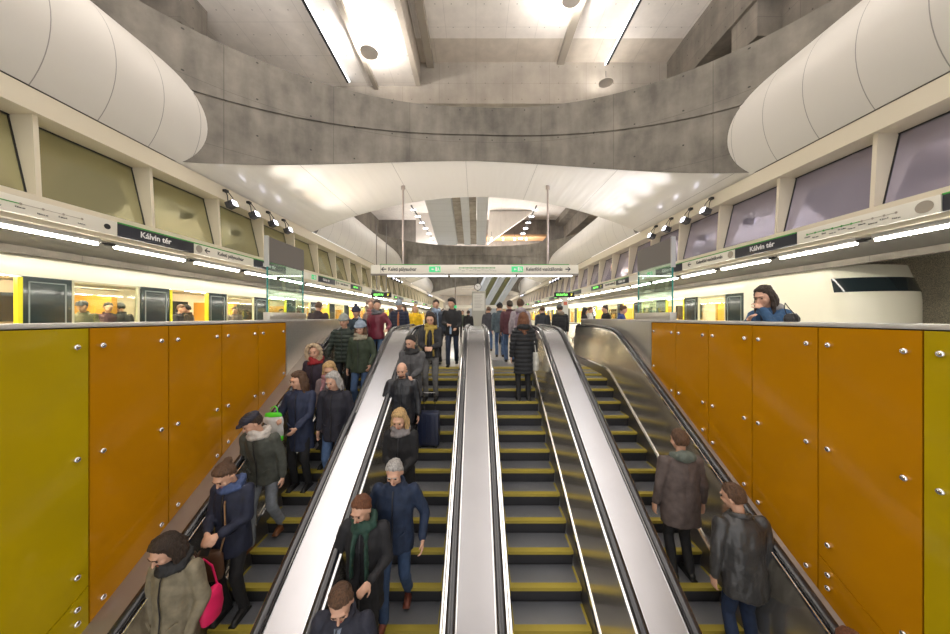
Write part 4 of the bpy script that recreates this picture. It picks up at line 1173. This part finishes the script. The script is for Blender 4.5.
P = esc_person(0, -.22, 4.62, 366, 'woman with long brown hair and navy coat carrying a green and white bag', coat=('navy_blue', (.018, .026, .06)), hair='brown', style='long', fem=1, hem=.60, pitch=15, yaw=-30, aL=(-.20, -.22, 1.12), aR=(.10, -.30, 1.0))
bag_loc = P[1]
P = esc_person(0, .06, 4.93, 362, 'short blonde woman in a patterned pink-grey coat', coat=('pink_grey', (.20, .15, .15)), hair='blond', style='bob', fem=1, hem=.6, pitch=25, yaw=12, scarf=('red_grey_scarf', (.34, .16, .17), 2), aL=hold, aR=holdR)
P = esc_person(0, -.30, 5.25, 344, 'woman with a pale fur-trimmed hood', coat=('plum_black', (.03, .02, .035)), hair='brown', style='short', fem=1, hood=('fur', 'pale', (.50, .38, .25)), scarf=('dark_red', (.25, .01, .015), 0), pitch=15)
P = esc_person(0, .27, 4.65, 358, 'white-haired person in a dark coat and jeans at the steel deck', coat=('ink', (.014, .014, .024)), pants=JB, hair='grey', style='bob', hem=.74, pitch=22, yaw=-12)
P = esc_person(0, -.22, 5.95, 316, 'person in a grey knitted hat and dark green padded coat', coat=grn, puffy=1, hat=('beanie', 'grey_knit', (.26, .27, .25)), hair='dark', style='short', pitch=12, aL=(-.34, -.10, .86), width=1.08)
P = esc_person(0, .20, 5.70, 322, 'woman in a blue-grey knitted hat, green coat and pale scarf', coat=('moss', (.035, .05, .028)), pants=JB, hat=('pompom', 'blue_knit', (.24, .29, .36)), hair='brown', style='long', fem=1, pitch=12, scarf=('tan_scarf', (.28, .25, .18), 0), aR=(.24, -.18, .95))
P = esc_person(0, -.22, 6.55, 308, 'person in a navy knitted hat between the green coats', coat=('teal_dark', (.02, .035, .05)), hat=('pompom', 'navy_knit', (.02, .025, .05)), hair='dark', style='short', pitch=10)
P = esc_person(0, -.08, 7.25, 301, 'woman in a pink headscarf and beige fur collar', coat=('rose_beige', (.30, .22, .19)), hood=('fur', 'rose', (.40, .28, .22)), scarf=('pink_scarf', (.40, .16, .15), 0), hair='brown', style='none', fem=1, pitch=8, yaw=-20)
P = esc_person(0, .12, 7.05, 301, 'woman in a burgundy leather jacket, grey scarf and jeans', coat=('burgundy', (.17, .022, .04)), shiny=1, hem=.82, pants=JB, hair='dark', style='short', fem=1, scarf=('grey_scarf', (.12, .12, .13), 0), pitch=15, yaw=15, aR=(.30, -.22, 1.05))
P = person('man in a navy padded jacket with orange zip and pale grey hat', (-2.02, 8.35, 0), h=1.62, near=0, coat=('navy_pad', (.018, .022, .05)), puffy=1, hat=('beanie', 'pale_blue_knit', (.30, .34, .38)), hair='brown', pitch=20, openc=('orange_zip', (.40, .14, .05)))
P = person('person in a bright yellow jacket behind the landing', (-1.90, 9.9, 0), h=1.56, coat=('yellow', (.85, .52, .01)), hair='blond', style='bob', fem=1, pitch=10)

# centre-left escalator, coming down
P = esc_person(1, -.10, 6.15, 310, 'girl with very long dark hair, yellow scarf and grey leggings', coat=('charcoal', (.028, .028, .032)), pants=('leggings_grey', (.16, .16, .16)), hair='dark', style='long', fem=1, hem=.86, pitch=22, scarf=('mustard', (.42, .30, .06), 2), aL=hold, aR=holdR)
P = person('bearded man in a black jacket stepping onto the escalator with a bottle', (-.58, 7.75, 0), h=1.63, near=0, coat=blk, pants=('dark_jeans', (.02, .03, .06)), hair='black', style='curly', pitch=15, yaw=-25, legs='walk', aR=(.12, -.26, 1.0), aL=(-.1, -.25, 1.1))
P = person('smiling man in a blue-grey coat with a pale blue scarf', (-1.02, 8.1, 0), h=1.62, near=0, coat=('slate', (.05, .06, .08)), hair='dark', scarf=('pale_blue', (.25, .32, .42), 2), pitch=12, width=1.1)
P = esc_person(1, -.33, 5.35, 336, 'young man in a grey wool coat with clasped hands', coat=('grey_wool', (.09, .09, .095)), hem=.62, pants=BK, hair='black', style='short', pitch=22, yaw=-22, aL=(-.03, -.24, 1.02), aR=(.03, -.24, 1.02), scarf=('black_scarf', (.02, .02, .022), 0))
P = esc_person(1, -.36, 4.70, 363, 'bald bearded man in a black leather jacket', coat=('black', (.018, .020, .026)), shiny=1, hem=.74, hair='bald', style='bald', pitch=18, width=1.12, aL=(-.36, -.12, .88))
P = esc_person(1, -.17, 4.05, 403, 'blonde woman in a black coat with a grey scarf', coat=('coal', (.010, .010, .012)), hair='blond', style='long', fem=1, hem=.6, pitch=24, yaw=-5, scarf=('smoke_scarf', (.22, .20, .20), 0), aL=(-.05, -.22, 1.0), aR=(.05, -.22, 1.0))
P = esc_person(1, -.08, 3.42, 446, 'grey-haired man in a dark blue jacket and jeans', coat=('deep_blue', (.010, .022, .055)), hem=.76, pants=('blue_jeans', (.03, .06, .13)), hair='grey', style='short', pitch=25, width=1.1, aR=(.32, -.12, .92), aL=(-.28, -.02, .88), legs='walk', shoes=('shoe_rust', (.18, .05, .03)))
P = esc_person(1, -.30, 2.98, 494, 'man in a dark coat with a long green scarf', coat=('coat_black2', (.014, .014, .017)), hem=.6, hair='auburn', style='short', pitch=24, yaw=-15, scarf=('green_scarf', (.018, .055, .04), 2), aR=(.14, -.26, 1.05), aL=(-.3, -.15, .92))
P = esc_person(1, -.26, 2.42, 566, 'dark-haired person in a navy coat with pale collar, lowest beside the deck', coat=('navy_low', (.018, .02, .035)), hair='brown', style='short', pitch=30, yaw=12, openc=('pale_shirt', (.22, .26, .34)))

# centre-right escalator, going up: backs to us
up = math.pi
P = esc_person(2, .14, 5.95, 314, 'woman seen from behind in a long black quilted coat', rz=up, coat=('quilt_black', (.014, .015, .018)), puffy=1, hem=.55, pants=BK, hair='auburn', style='bangs', fem=1, pitch=8, hood=('down', 'quilt_black', (.014, .015, .018)), aL=(-.24, 0, .85))
qlt = P[1]
P = person('woman seen from behind in a pale pink-grey jacket with a backpack', (1.04, 7.45, 0), rz=up, h=1.60, coat=('pink_pale', (.36, .31, .33)), hair='brown', style='short', fem=1, hood=('down', 'pink_pale', (.36, .31, .33)), pants=BK, pitch=5, width=1.08)
back_loc = (1.04, 7.45, 0)
P = person('person seen from behind in a maroon jacket with a cream bag', (.90, 8.5, 0), rz=up, h=1.62, coat=('maroon', (.09, .03, .04)), hair='dark', style='short', pants=JB, pitch=5, yaw=20)
P = person('person seen from behind in a grey-blue jacket and black hat', (.72, 9.6, 0), rz=up, h=1.6, coat=('teal_grey', (.07, .10, .12)), hat=('beanie', 'black_knit', (.012, .012, .014)), pants=JB, hair='dark', style='short')
P = person('slim person in dark coat walking away at the left of the ascending queue', (.45, 11.2, 0), rz=up, h=1.55, coat=('ash', (.05, .05, .06)), pants=JB, hair='brown', style='short', legs='walk')

# right escalator, going up
P = esc_person(3, .05, 3.76, 424, 'woman seen from behind in a grey-brown coat with green hood', rz=up, coat=('grey_brown', (.10, .075, .068)), hem=.66, hair='brown', style='short', fem=1, hood=('down', 'sage', (.11, .13, .11)), pitch=10, width=1.2)
P = esc_person(3, .27, 3.12, 480, 'man seen from behind in a grey leather jacket and jeans', rz=up, coat=('grey', (.05, .05, .052)), shiny=1, hem=.72, pants=('deep_jeans', (.015, .03, .075)), hair='brown', style='short', pitch=20, yaw=25, width=1.15, lean=.06)
P = esc_person(3, .30, 2.18, 612, 'head of a brown-haired person entering at the lower right corner', rz=up, coat=('dark_lower', (.02, .02, .022)), hair='auburn', style='short', pitch=20)

# landing and platforms
P = person('person with brown hair and dark jacket walking off behind the right steel deck', (2.08, 9.9, 0), rz=up, h=1.52, coat=('slate_dark', (.03, .035, .045)), hair='brown', style='short')
P = person('person in black padded coat, fur hood and grey hat right of the landing', (2.52, 9.5, 0), rz=up, h=1.54, coat=('black_pad', (.014, .015, .017)), puffy=1, hat=('beanie', 'slate_knit', (.06, .07, .08)), hair='dark', hood=('down', 'taupe_fur', (.22, .17, .12)), pants=BK, width=1.05)
P = person('person in black beside a white coat on the right platform', (4.10, 12.0, 0), rz=R(75), h=1.52, coat=('black_plain', (.02, .02, .022)), hair='black', style='long', fem=1)
P = person('person in a white coat half hidden on the right platform', (4.45, 12.4, 0), rz=R(60), h=1.58, coat=('white_coat', (.62, .60, .58)), hair='auburn', style='short')
P = person('woman in a black top with a dark hair bun, right platform', (4.05, 9.9, 0), rz=R(-80), h=1.54, coat=('jet', (.012, .012, .012)), hair='dark', style='bun', fem=1)
P = person('woman with brown hair in a bright blue jacket on the right platform', (4.02, 8.75, 0), rz=R(70), h=1.50, coat=('bright_blue', (.03, .07, .24)), hair='brown', style='bun', fem=1, pitch=25, aL=(-.1, -.3, 1.1), aR=(.1, -.3, 1.1))
P = person('broad man in dark coat, back turned, on the left platform past the glass screen', (-3.98, 8.0, 0), rz=up, h=1.56, coat=('brown_black', (.035, .022, .024)), hair='brown', style='short', width=1.18)
# the woman leaning on the parapet
LX, LY = 3.40, 3.58
P, J = person('woman in a blue denim jacket leaning on the right parapet, hand to her face', (LX, LY, 0), rz=R(-75), h=1.53, near=2, coat=('denim_blue', (.022, .075, .17)), hem=.86, pants=BK, hair='dark', style='long', fem=1, pitch=22, yaw=0, lean=.17,
           aL=(-.05, -.42, 1.34), aR=(.05, -.345, 1.48), poleR=(.35, -.5, -.6), hood=('down', 'grey_knit_hood', (.25, .24, .24)))
# far crowd on both sides of the clock
crowd = [(-.35, 14.5, 'black', (.02, .02, .022), 'dark', 0), (.55, 15.2, 'crimson', (.25, .03, .04), 'black', 1), (.98, 14.0, 'navy_far', (.03, .05, .12), 'brown', 0), (-1.3, 13.0, 'brown_far', (.14, .09, .06), 'grey', 1),
         (-2.6, 13.6, 'tan_far', (.30, .22, .15), 'auburn', 1), (-1.65, 16.0, 'grey_far', (.15, .15, .16), 'dark', 0), (-3.0, 11.3, 'dark_far', (.03, .03, .035), 'brown', 0), (-.75, 17.8, 'green_far', (.06, .09, .05), 'black', 0),
         (1.5, 17.0, 'violet_far', (.10, .05, .12), 'blond', 1), (-2.1, 18.5, 'rust_far', (.24, .09, .05), 'dark', 0), (-3.6, 15.5, 'cream_far', (.42, .38, .30), 'brown', 1), (.2, 21.5, 'blue_far', (.05, .10, .2), 'dark', 0), (1.9, 21.0, 'black_far', (.02, .02, .02), 'brown', 1), (-3.45, 10.4, 'olive_far', (.09, .09, .05), 'dark', 0), (-2.8, 12.3, 'pink_far', (.40, .18, .20), 'brown', 1), (-1.4, 11.0, 'ink_far', (.02, .025, .04), 'grey', 0), (2.95, 14.5, 'beige_far', (.30, .26, .20), 'dark', 0)]
cname = {'black': 'black', 'crimson': 'crimson', 'navy_far': 'navy', 'brown_far': 'brown', 'tan_far': 'tan', 'grey_far': 'grey', 'dark_far': 'charcoal', 'green_far': 'green', 'violet_far': 'violet', 'rust_far': 'rust-coloured', 'cream_far': 'cream', 'blue_far': 'blue', 'black_far': 'black', 'olive_far': 'olive', 'pink_far': 'pink', 'ink_far': 'midnight blue', 'beige_far': 'beige'}
for i, (x, y, n_, c, hc, fm) in enumerate(crowd):
    person('far %s-haired person in a %s coat %s' % (hc, cname[n_], 'left of the clock' if x < 0 else 'right of the clock'), (x, y, 0), rz=R(random.uniform(-30, 30) + (180 if i % 3 == 0 else 0)), h=1.48+.06*(i % 3), coat=(n_, c), hair=hc, style='long' if fm else 'short', fem=fm, legs='walk' if i % 2 else 'stand', pitch=5, group='far crowd in the hall')
# passengers
for i, (px, d, n_, c, hc, rz_) in enumerate([(83, 6.6, 'olive_camo', (.16, .15, .09), 'dark', 30), (108, 7.3, 'wine', (.07, .03, .04), 'black', 60), (121, 7.5, 'black_a', (.03, .03, .035), 'black', -100), (180, 8.6, 'black_b', (.035, .035, .04), 'brown', 100), (188, 8.8, 'brown_b', (.07, .055, .04), 'black', -70), (235, 10.6, 'grey_b', (.15, .12, .12), 'brown', 20), (281, 12.9, 'blue_b', (.05, .09, .2), 'dark', 60)]):
    x = (px-476)*d/F
    person('train passenger in %s seen through the left train opening' % ['an olive patterned coat and cap', 'a wine coat', 'a black coat facing right', 'a black jacket in the doorway', 'a brown jacket beside the black one', 'grey behind the second window', 'blue at the far doorway'][i], (min(x, -8.25) if x < -8.25 else x, d, .02), rz=R(rz_), h=1.50, coat=(n_, c), hair=hc, group='passengers in the left train', hat=('cap', 'cap_dark', (.03, .03, .04)) if i == 0 else None)

# ---- things carried
kk = .88
def at(loc, x, y, zz, f=.88): return (loc[0]+x*f, loc[1]+y*f, loc[2]+zz*f)
# green and white bag
t = thing('carrier_bag', 'white plastic carrier bag with bright green top and bottom bands', 'bag', at(bag_loc, -.27, -.27, .84))
b = MB(); b.loft([(0, 0, .08, .125, .05), (0, 0, .16, .14, .06), (0, 0, .30, .13, .05), (0, 0, .36, .11, .03)], 20); link('bag_body', remesh(b, 'bag_body', pm('bag_white', (.70, .70, .68), .35), t, .012, 2, fold(.012, 16)), t)
b = MB(); b.loft([(0, 0, .0, .10, .04), (0, 0, .02, .13, .056), (0, 0, .09, .136, .06)], 20); link('green_band', remesh(b, 'green_band', pm('bag_green', (.10, .75, .03), .35), t, .012, 1, fold(.006, 16)), t)
b = MB(); b.loft([(0, 0, .345, .12, .04), (0, 0, .40, .105, .025)], 20); link('green_band', remesh(b, 'green_band', pm('bag_green', (.10, .75, .03), .35), t, .012, 1, fold(.006, 16)), t)
b = MB(); b.tube([(-.05, 0, .39), (-.03, 0, .46), (.02, 0, .49), (.05, 0, .46), (.06, 0, .39)], .008, 6); build('bag_handle', b, pm('bag_green', (.10, .75, .03), .35), t)
# pink shoulder bag beside the beige coat
t = thing('shoulder_bag', 'bright pink shoulder bag beside the beige coat', 'bag', at(beige_loc, .27, .10, 1.06)); t.scale = (.72, .72, .85)
b = MB(); b.loft([(0, 0, -.16, .07, .13), (0, 0, -.05, .085, .16), (0, 0, .10, .07, .14), (0, 0, .15, .04, .10)], 20); link('bag_body', remesh(b, 'bag_body', pm('bag_pink', (.75, .015, .12), .5), t, .012, 3), t)
b = MB(); b.tube([(-.02, -.11, .13), (-.06, -.08, .34), (-.10, .0, .46), (-.06, .08, .34), (-.02, .11, .13)], .012, 8); build('bag_strap', b, pm('bag_pink', (.75, .015, .12), .5), t)
# brown bag by the phone woman
t = thing('shoulder_bag', 'brown leather bag hanging in front of the woman with the phone', 'bag', at(phone_loc, -.10, -.20, .78))
b = MB(); b.loft([(0, 0, -.16, .12, .05), (0, 0, -.10, .14, .06), (0, 0, .08, .13, .05), (0, 0, .12, .11, .03)], 20); link('bag_body', remesh(b, 'bag_body', pm('bag_brown', (.10, .045, .022), .45), t, .012, 3), t)
b = MB(); b.tube([(.10, .0, .10), (.16, -.01, .30), (.12, .03, .56), (.06, .14, .62)], .008, 6); build('bag_strap', b, pm('strap_tan', (.30, .17, .08), .5), t)
t = thing('phone', 'mobile phone with lit screen in the hands of the woman in navy', 'phone', at(phone_loc, 0, -.36, 1.07)); t.rotation_euler = (R(-35), 0, 0)
b = MB(); b.box(-.04, .04, -.006, .006, -.07, .07); build('case', b, black(), t, bevel=.004)
b = MB(); b.box(-.035, .035, .006, .008, -.062, .062); build('screen', b, pm('screen_lit', (.5, .55, .6), .2, emit=(.6, .7, .9), estr=1), t)
# navy suitcase
sl = on_esc(1, .0, 5.05)
t = thing('suitcase', 'upright navy suitcase on the step below the girl with the yellow scarf', 'suitcase', sl)
b = MB(); b.box(-.17, .17, -.10, .10, .04, .56); build('shell', b, pm('case_navy', (.012, .018, .05), .35), t, bevel=.03)
b = MB()
for x_ in (-.10, -.03, .04, .11): b.box(x_-.008, x_+.008, -.108, -.10, .08, .52)
build('ribs', b, pm('case_navy', (.012, .018, .05), .35), t)
b = MB(); b.tube([(-.09, .06, .55), (-.09, .06, .85), (.09, .06, .85), (.09, .06, .55)], .009, 8); build('telescopic_handle', b, chrome(), t)
for x_ in (-.13, .13):
    for y_ in (-.07, .07):
        b = MB(); b.tube([(x_-.015, y_, .028), (x_+.015, y_, .028)], .028, 12); build('wheel', b, black(), t)
# backpack and tote
t = thing('backpack', 'grey and purple backpack on the pale pink-grey jacket', 'backpack', at(back_loc, 0, -.20, 1.18, .9))
b = MB(); b.loft([(0, 0, -.22, .12, .07), (0, 0, -.12, .15, .10), (0, 0, .12, .14, .10), (0, 0, .21, .09, .06)], 20); link('pack_body', remesh(b, 'pack_body', cloth('pack_grey', (.20, .15, .19)), t, .013, 3), t)
b = MB(); b.ell((0, -.09, -.08), (.10, .045, .09), None, 14, 8); link('front_pocket', b.mesh('front_pocket', cloth('pack_plum', (.10, .05, .09)), 180), t)
for s_ in (-1, 1):
    b = MB(); b.tube([(s_*.08, .04, .18), (s_*.10, .10, .26), (s_*.10, .26, .20)], .018, 8); build('shoulder_strap', b, cloth('pack_plum', (.10, .05, .09)), t)
t = thing('tote_bag', 'white tote bag at the right side of the long black quilted coat', 'bag', at(qlt, .25, -.02, .92))
b = MB(); b.loft([(0, 0, -.24, .05, .12), (0, 0, -.1, .065, .14), (0, 0, .10, .05, .12)], 18); link('bag_body', remesh(b, 'bag_body', cloth('tote_white', (.55, .54, .50)), t, .012, 2, fold(.01, 14)), t)
b = MB(); b.tube([(0, -.07, .09), (-.03, -.05, .34), (-.05, 0, .48), (-.03, .05, .34), (0, .07, .09)], .009, 6); build('bag_handle', b, cloth('tote_white', (.55, .54, .50)), t)
t = thing('bottle', 'small pale blue bottle in the hand of the man in black at the landing', 'bottle', (-.60, 7.48, .90))
b = MB(); b.loft([(0, 0, -.10, .026, .026), (0, 0, .02, .027, .027), (0, 0, .06, .012, .012), (0, 0, .085, .012, .012)], 14); build('bottle_body', b, pm('bottle_blue', (.25, .35, .5), .1), t, 60)
t = thing('handbag', 'small black handbag standing on the right parapet behind the denim jacket', 'bag', (3.09, 3.10, 1.153)); t.scale = (.62, .62, .62)
b = MB(); b.loft([(0, 0, .0, .115, .06), (0, 0, .05, .125, .065), (0, 0, .10, .10, .05), (0, 0, .13, .07, .03)], 20); link('bag_body', remesh(b, 'bag_body', pm('bag_black', (.012, .012, .014), .35), t, .010, 3, fold(.012, 20)), t)
b = MB(); b.tube([(-.08, 0, .10), (-.10, .02, .22), (-.05, .06, .30), (.0, .05, .22), (.06, 0, .10)], .007, 6); build('bag_strap', b, black(), t)
# ------------------------------------------------------------------ light
def light(name, typ, loc, energy, color=(1, 1, 1), size=1, sy=None, rot=None, target=None, spot=None, blend=.6):
    L = bpy.data.lights.new(name, typ); L.energy = energy; L.color = color
    if typ == 'AREA':
        L.size = size
        if sy: L.shape = 'RECTANGLE'; L.size_y = sy
    elif typ == 'SPOT': L.shadow_soft_size = size; L.spot_size = R(spot or 60); L.spot_blend = blend
    elif typ == 'POINT': L.shadow_soft_size = size
    o = bpy.data.objects.new(name, L); COL.objects.link(o); o.location = loc
    if target is not None: o.rotation_euler = (Vector(target)-Vector(loc)).to_track_quat('-Z', 'Y').to_euler()
    elif rot: o.rotation_euler = rot
    return o
# floodlights thrown up onto the vaults
for i, d in enumerate((7.8, 8.6, 9.4, 10.15)):
    light('floodlight_beam', 'SPOT', (-5.85, d, z(2.82)), 230, (1, .93, .86) if i != 2 else (1, .80, .62), .05, target=(-2.0, d+1.2, z(4.2)), spot=70, blend=.8)
for i, d in enumerate((8.3, 9.1, 10.0, 10.85)):
    light('floodlight_beam', 'SPOT', (5.85, d, z(2.82)), 230, (.95, .93, 1), .05, target=(2.0, d+1.0, z(4.2)), spot=70, blend=.8)
for s_ in (-1, 1):
    light('floodlight_beam', 'SPOT', (s_*5.8, 24.1, z(2.9)), 300, (1, .95, .9), .2, target=(s_*2, 28, z(4.3)), spot=90)
    light('floodlight_beam', 'SPOT', (s_*5.8, 41, z(2.9)), 300, (1, .95, .9), .2, target=(s_*2, 44, z(4.3)), spot=90)
# uplights of the upper hall
light('uplight_and_fill', 'AREA', (-3.62, 10.75, z(9.03)), 170, (1, .95, .9), .5, rot=(math.pi, 0, 0))
light('uplight_and_fill', 'AREA', (3.0, 9.9, z(10.03)), 220, (1, .96, .92), .5, rot=(math.pi, 0, 0))
# added unseen area fills for the hall: upward ones, then downward ones
light('uplight_and_fill', 'AREA', (-5.2, 2.6, z(7.6)), 560, (1, .97, .96), 4.0, 9, rot=(math.pi, 0, 0))  # added fill without a fixture, brightens the ceiling the decks reflect
light('uplight_and_fill', 'AREA', (4.2, 2.6, z(7.6)), 560, (1, .97, .96), 4.0, 9, rot=(math.pi, 0, 0))  # same added fill on the right side
light('uplight_and_fill', 'AREA', (0, 29.2, z(5.9)), 700, (1, .95, .9), 12.0, 1.8, rot=(math.pi, 0, 0))  # added fill hidden behind the second ring, brightens the walls beyond
light('hall_fill', 'AREA', (-3.0, 4.0, z(9.2)), 80, (1, .96, .92), 5.0, 9, rot=(0, 0, 0))  # added downward fill, no fixture stands here
light('hall_fill', 'AREA', (3.2, 4.0, z(10.1)), 80, (1, .96, .92), 5.0, 9, rot=(0, 0, 0))
light('hall_fill', 'AREA', (0, 19, z(9.1)), 700, (1, .95, .9), 10, 7, rot=(0, 0, 0))
light('hall_fill', 'AREA', (0, 35, z(6.2)), 700, (1, .96, .92), 10, 7, rot=(0, 0, 0))
for o in bpy.data.objects:
    if o.name.startswith('hall_fill'): pass
for s_ in (-1, 1):     # added strips boosting the fluorescent lamps' throw onto the trains
    light('lamp_throw_boost', 'AREA', (s_*6.6, 24, z(1.22)), 1100, (1, .95, .82), .05, 52, target=(s_*7.6, 24, z(.78)))
light('hall_fill', 'AREA', (0, 56, z(4.3)), 900, (1, .96, .92), 10, 12, rot=(0, 0, 0))  # added downward fill for the far end of the hall
w = bpy.data.worlds.new('world'); SC.world = w; w.use_nodes = True
bg = w.node_tree.nodes['Background']; bg.inputs[0].default_value = (1.0, .97, .94, 1); bg.inputs[1].default_value = 1.25

# ------------------------------------------------------------------ scale to metres, camera
done = set()
for o in list(bpy.data.objects):
    o.location = o.location*S
    if o.type == 'MESH' and o.data.name not in done:
        done.add(o.data.name); o.data.transform(Matrix.Scale(S, 4)); o.data.update()
    if o.type == 'LIGHT':
        L = o.data; L.energy *= S*S
        if L.type == 'AREA': L.size *= S; L.size_y *= S
        else: L.shadow_soft_size *= S
    if '_k' in o: del o['_k']
cam = bpy.data.cameras.new('camera'); co = bpy.data.objects.new('camera', cam); COL.objects.link(co)
co.location = (0, 0, EYE*S); co.rotation_euler = (R(90), 0, 0)
cam.sensor_width = 36; cam.lens = 36*F/950; cam.shift_x = -1/950; cam.clip_start = .05; cam.clip_end = 300
SC.camera = co
vs = SC.view_settings; vs.view_transform = 'Standard'; vs.look = 'None'; vs.gamma = 1; vs.use_curve_mapping = False
vs.exposure = 0.22
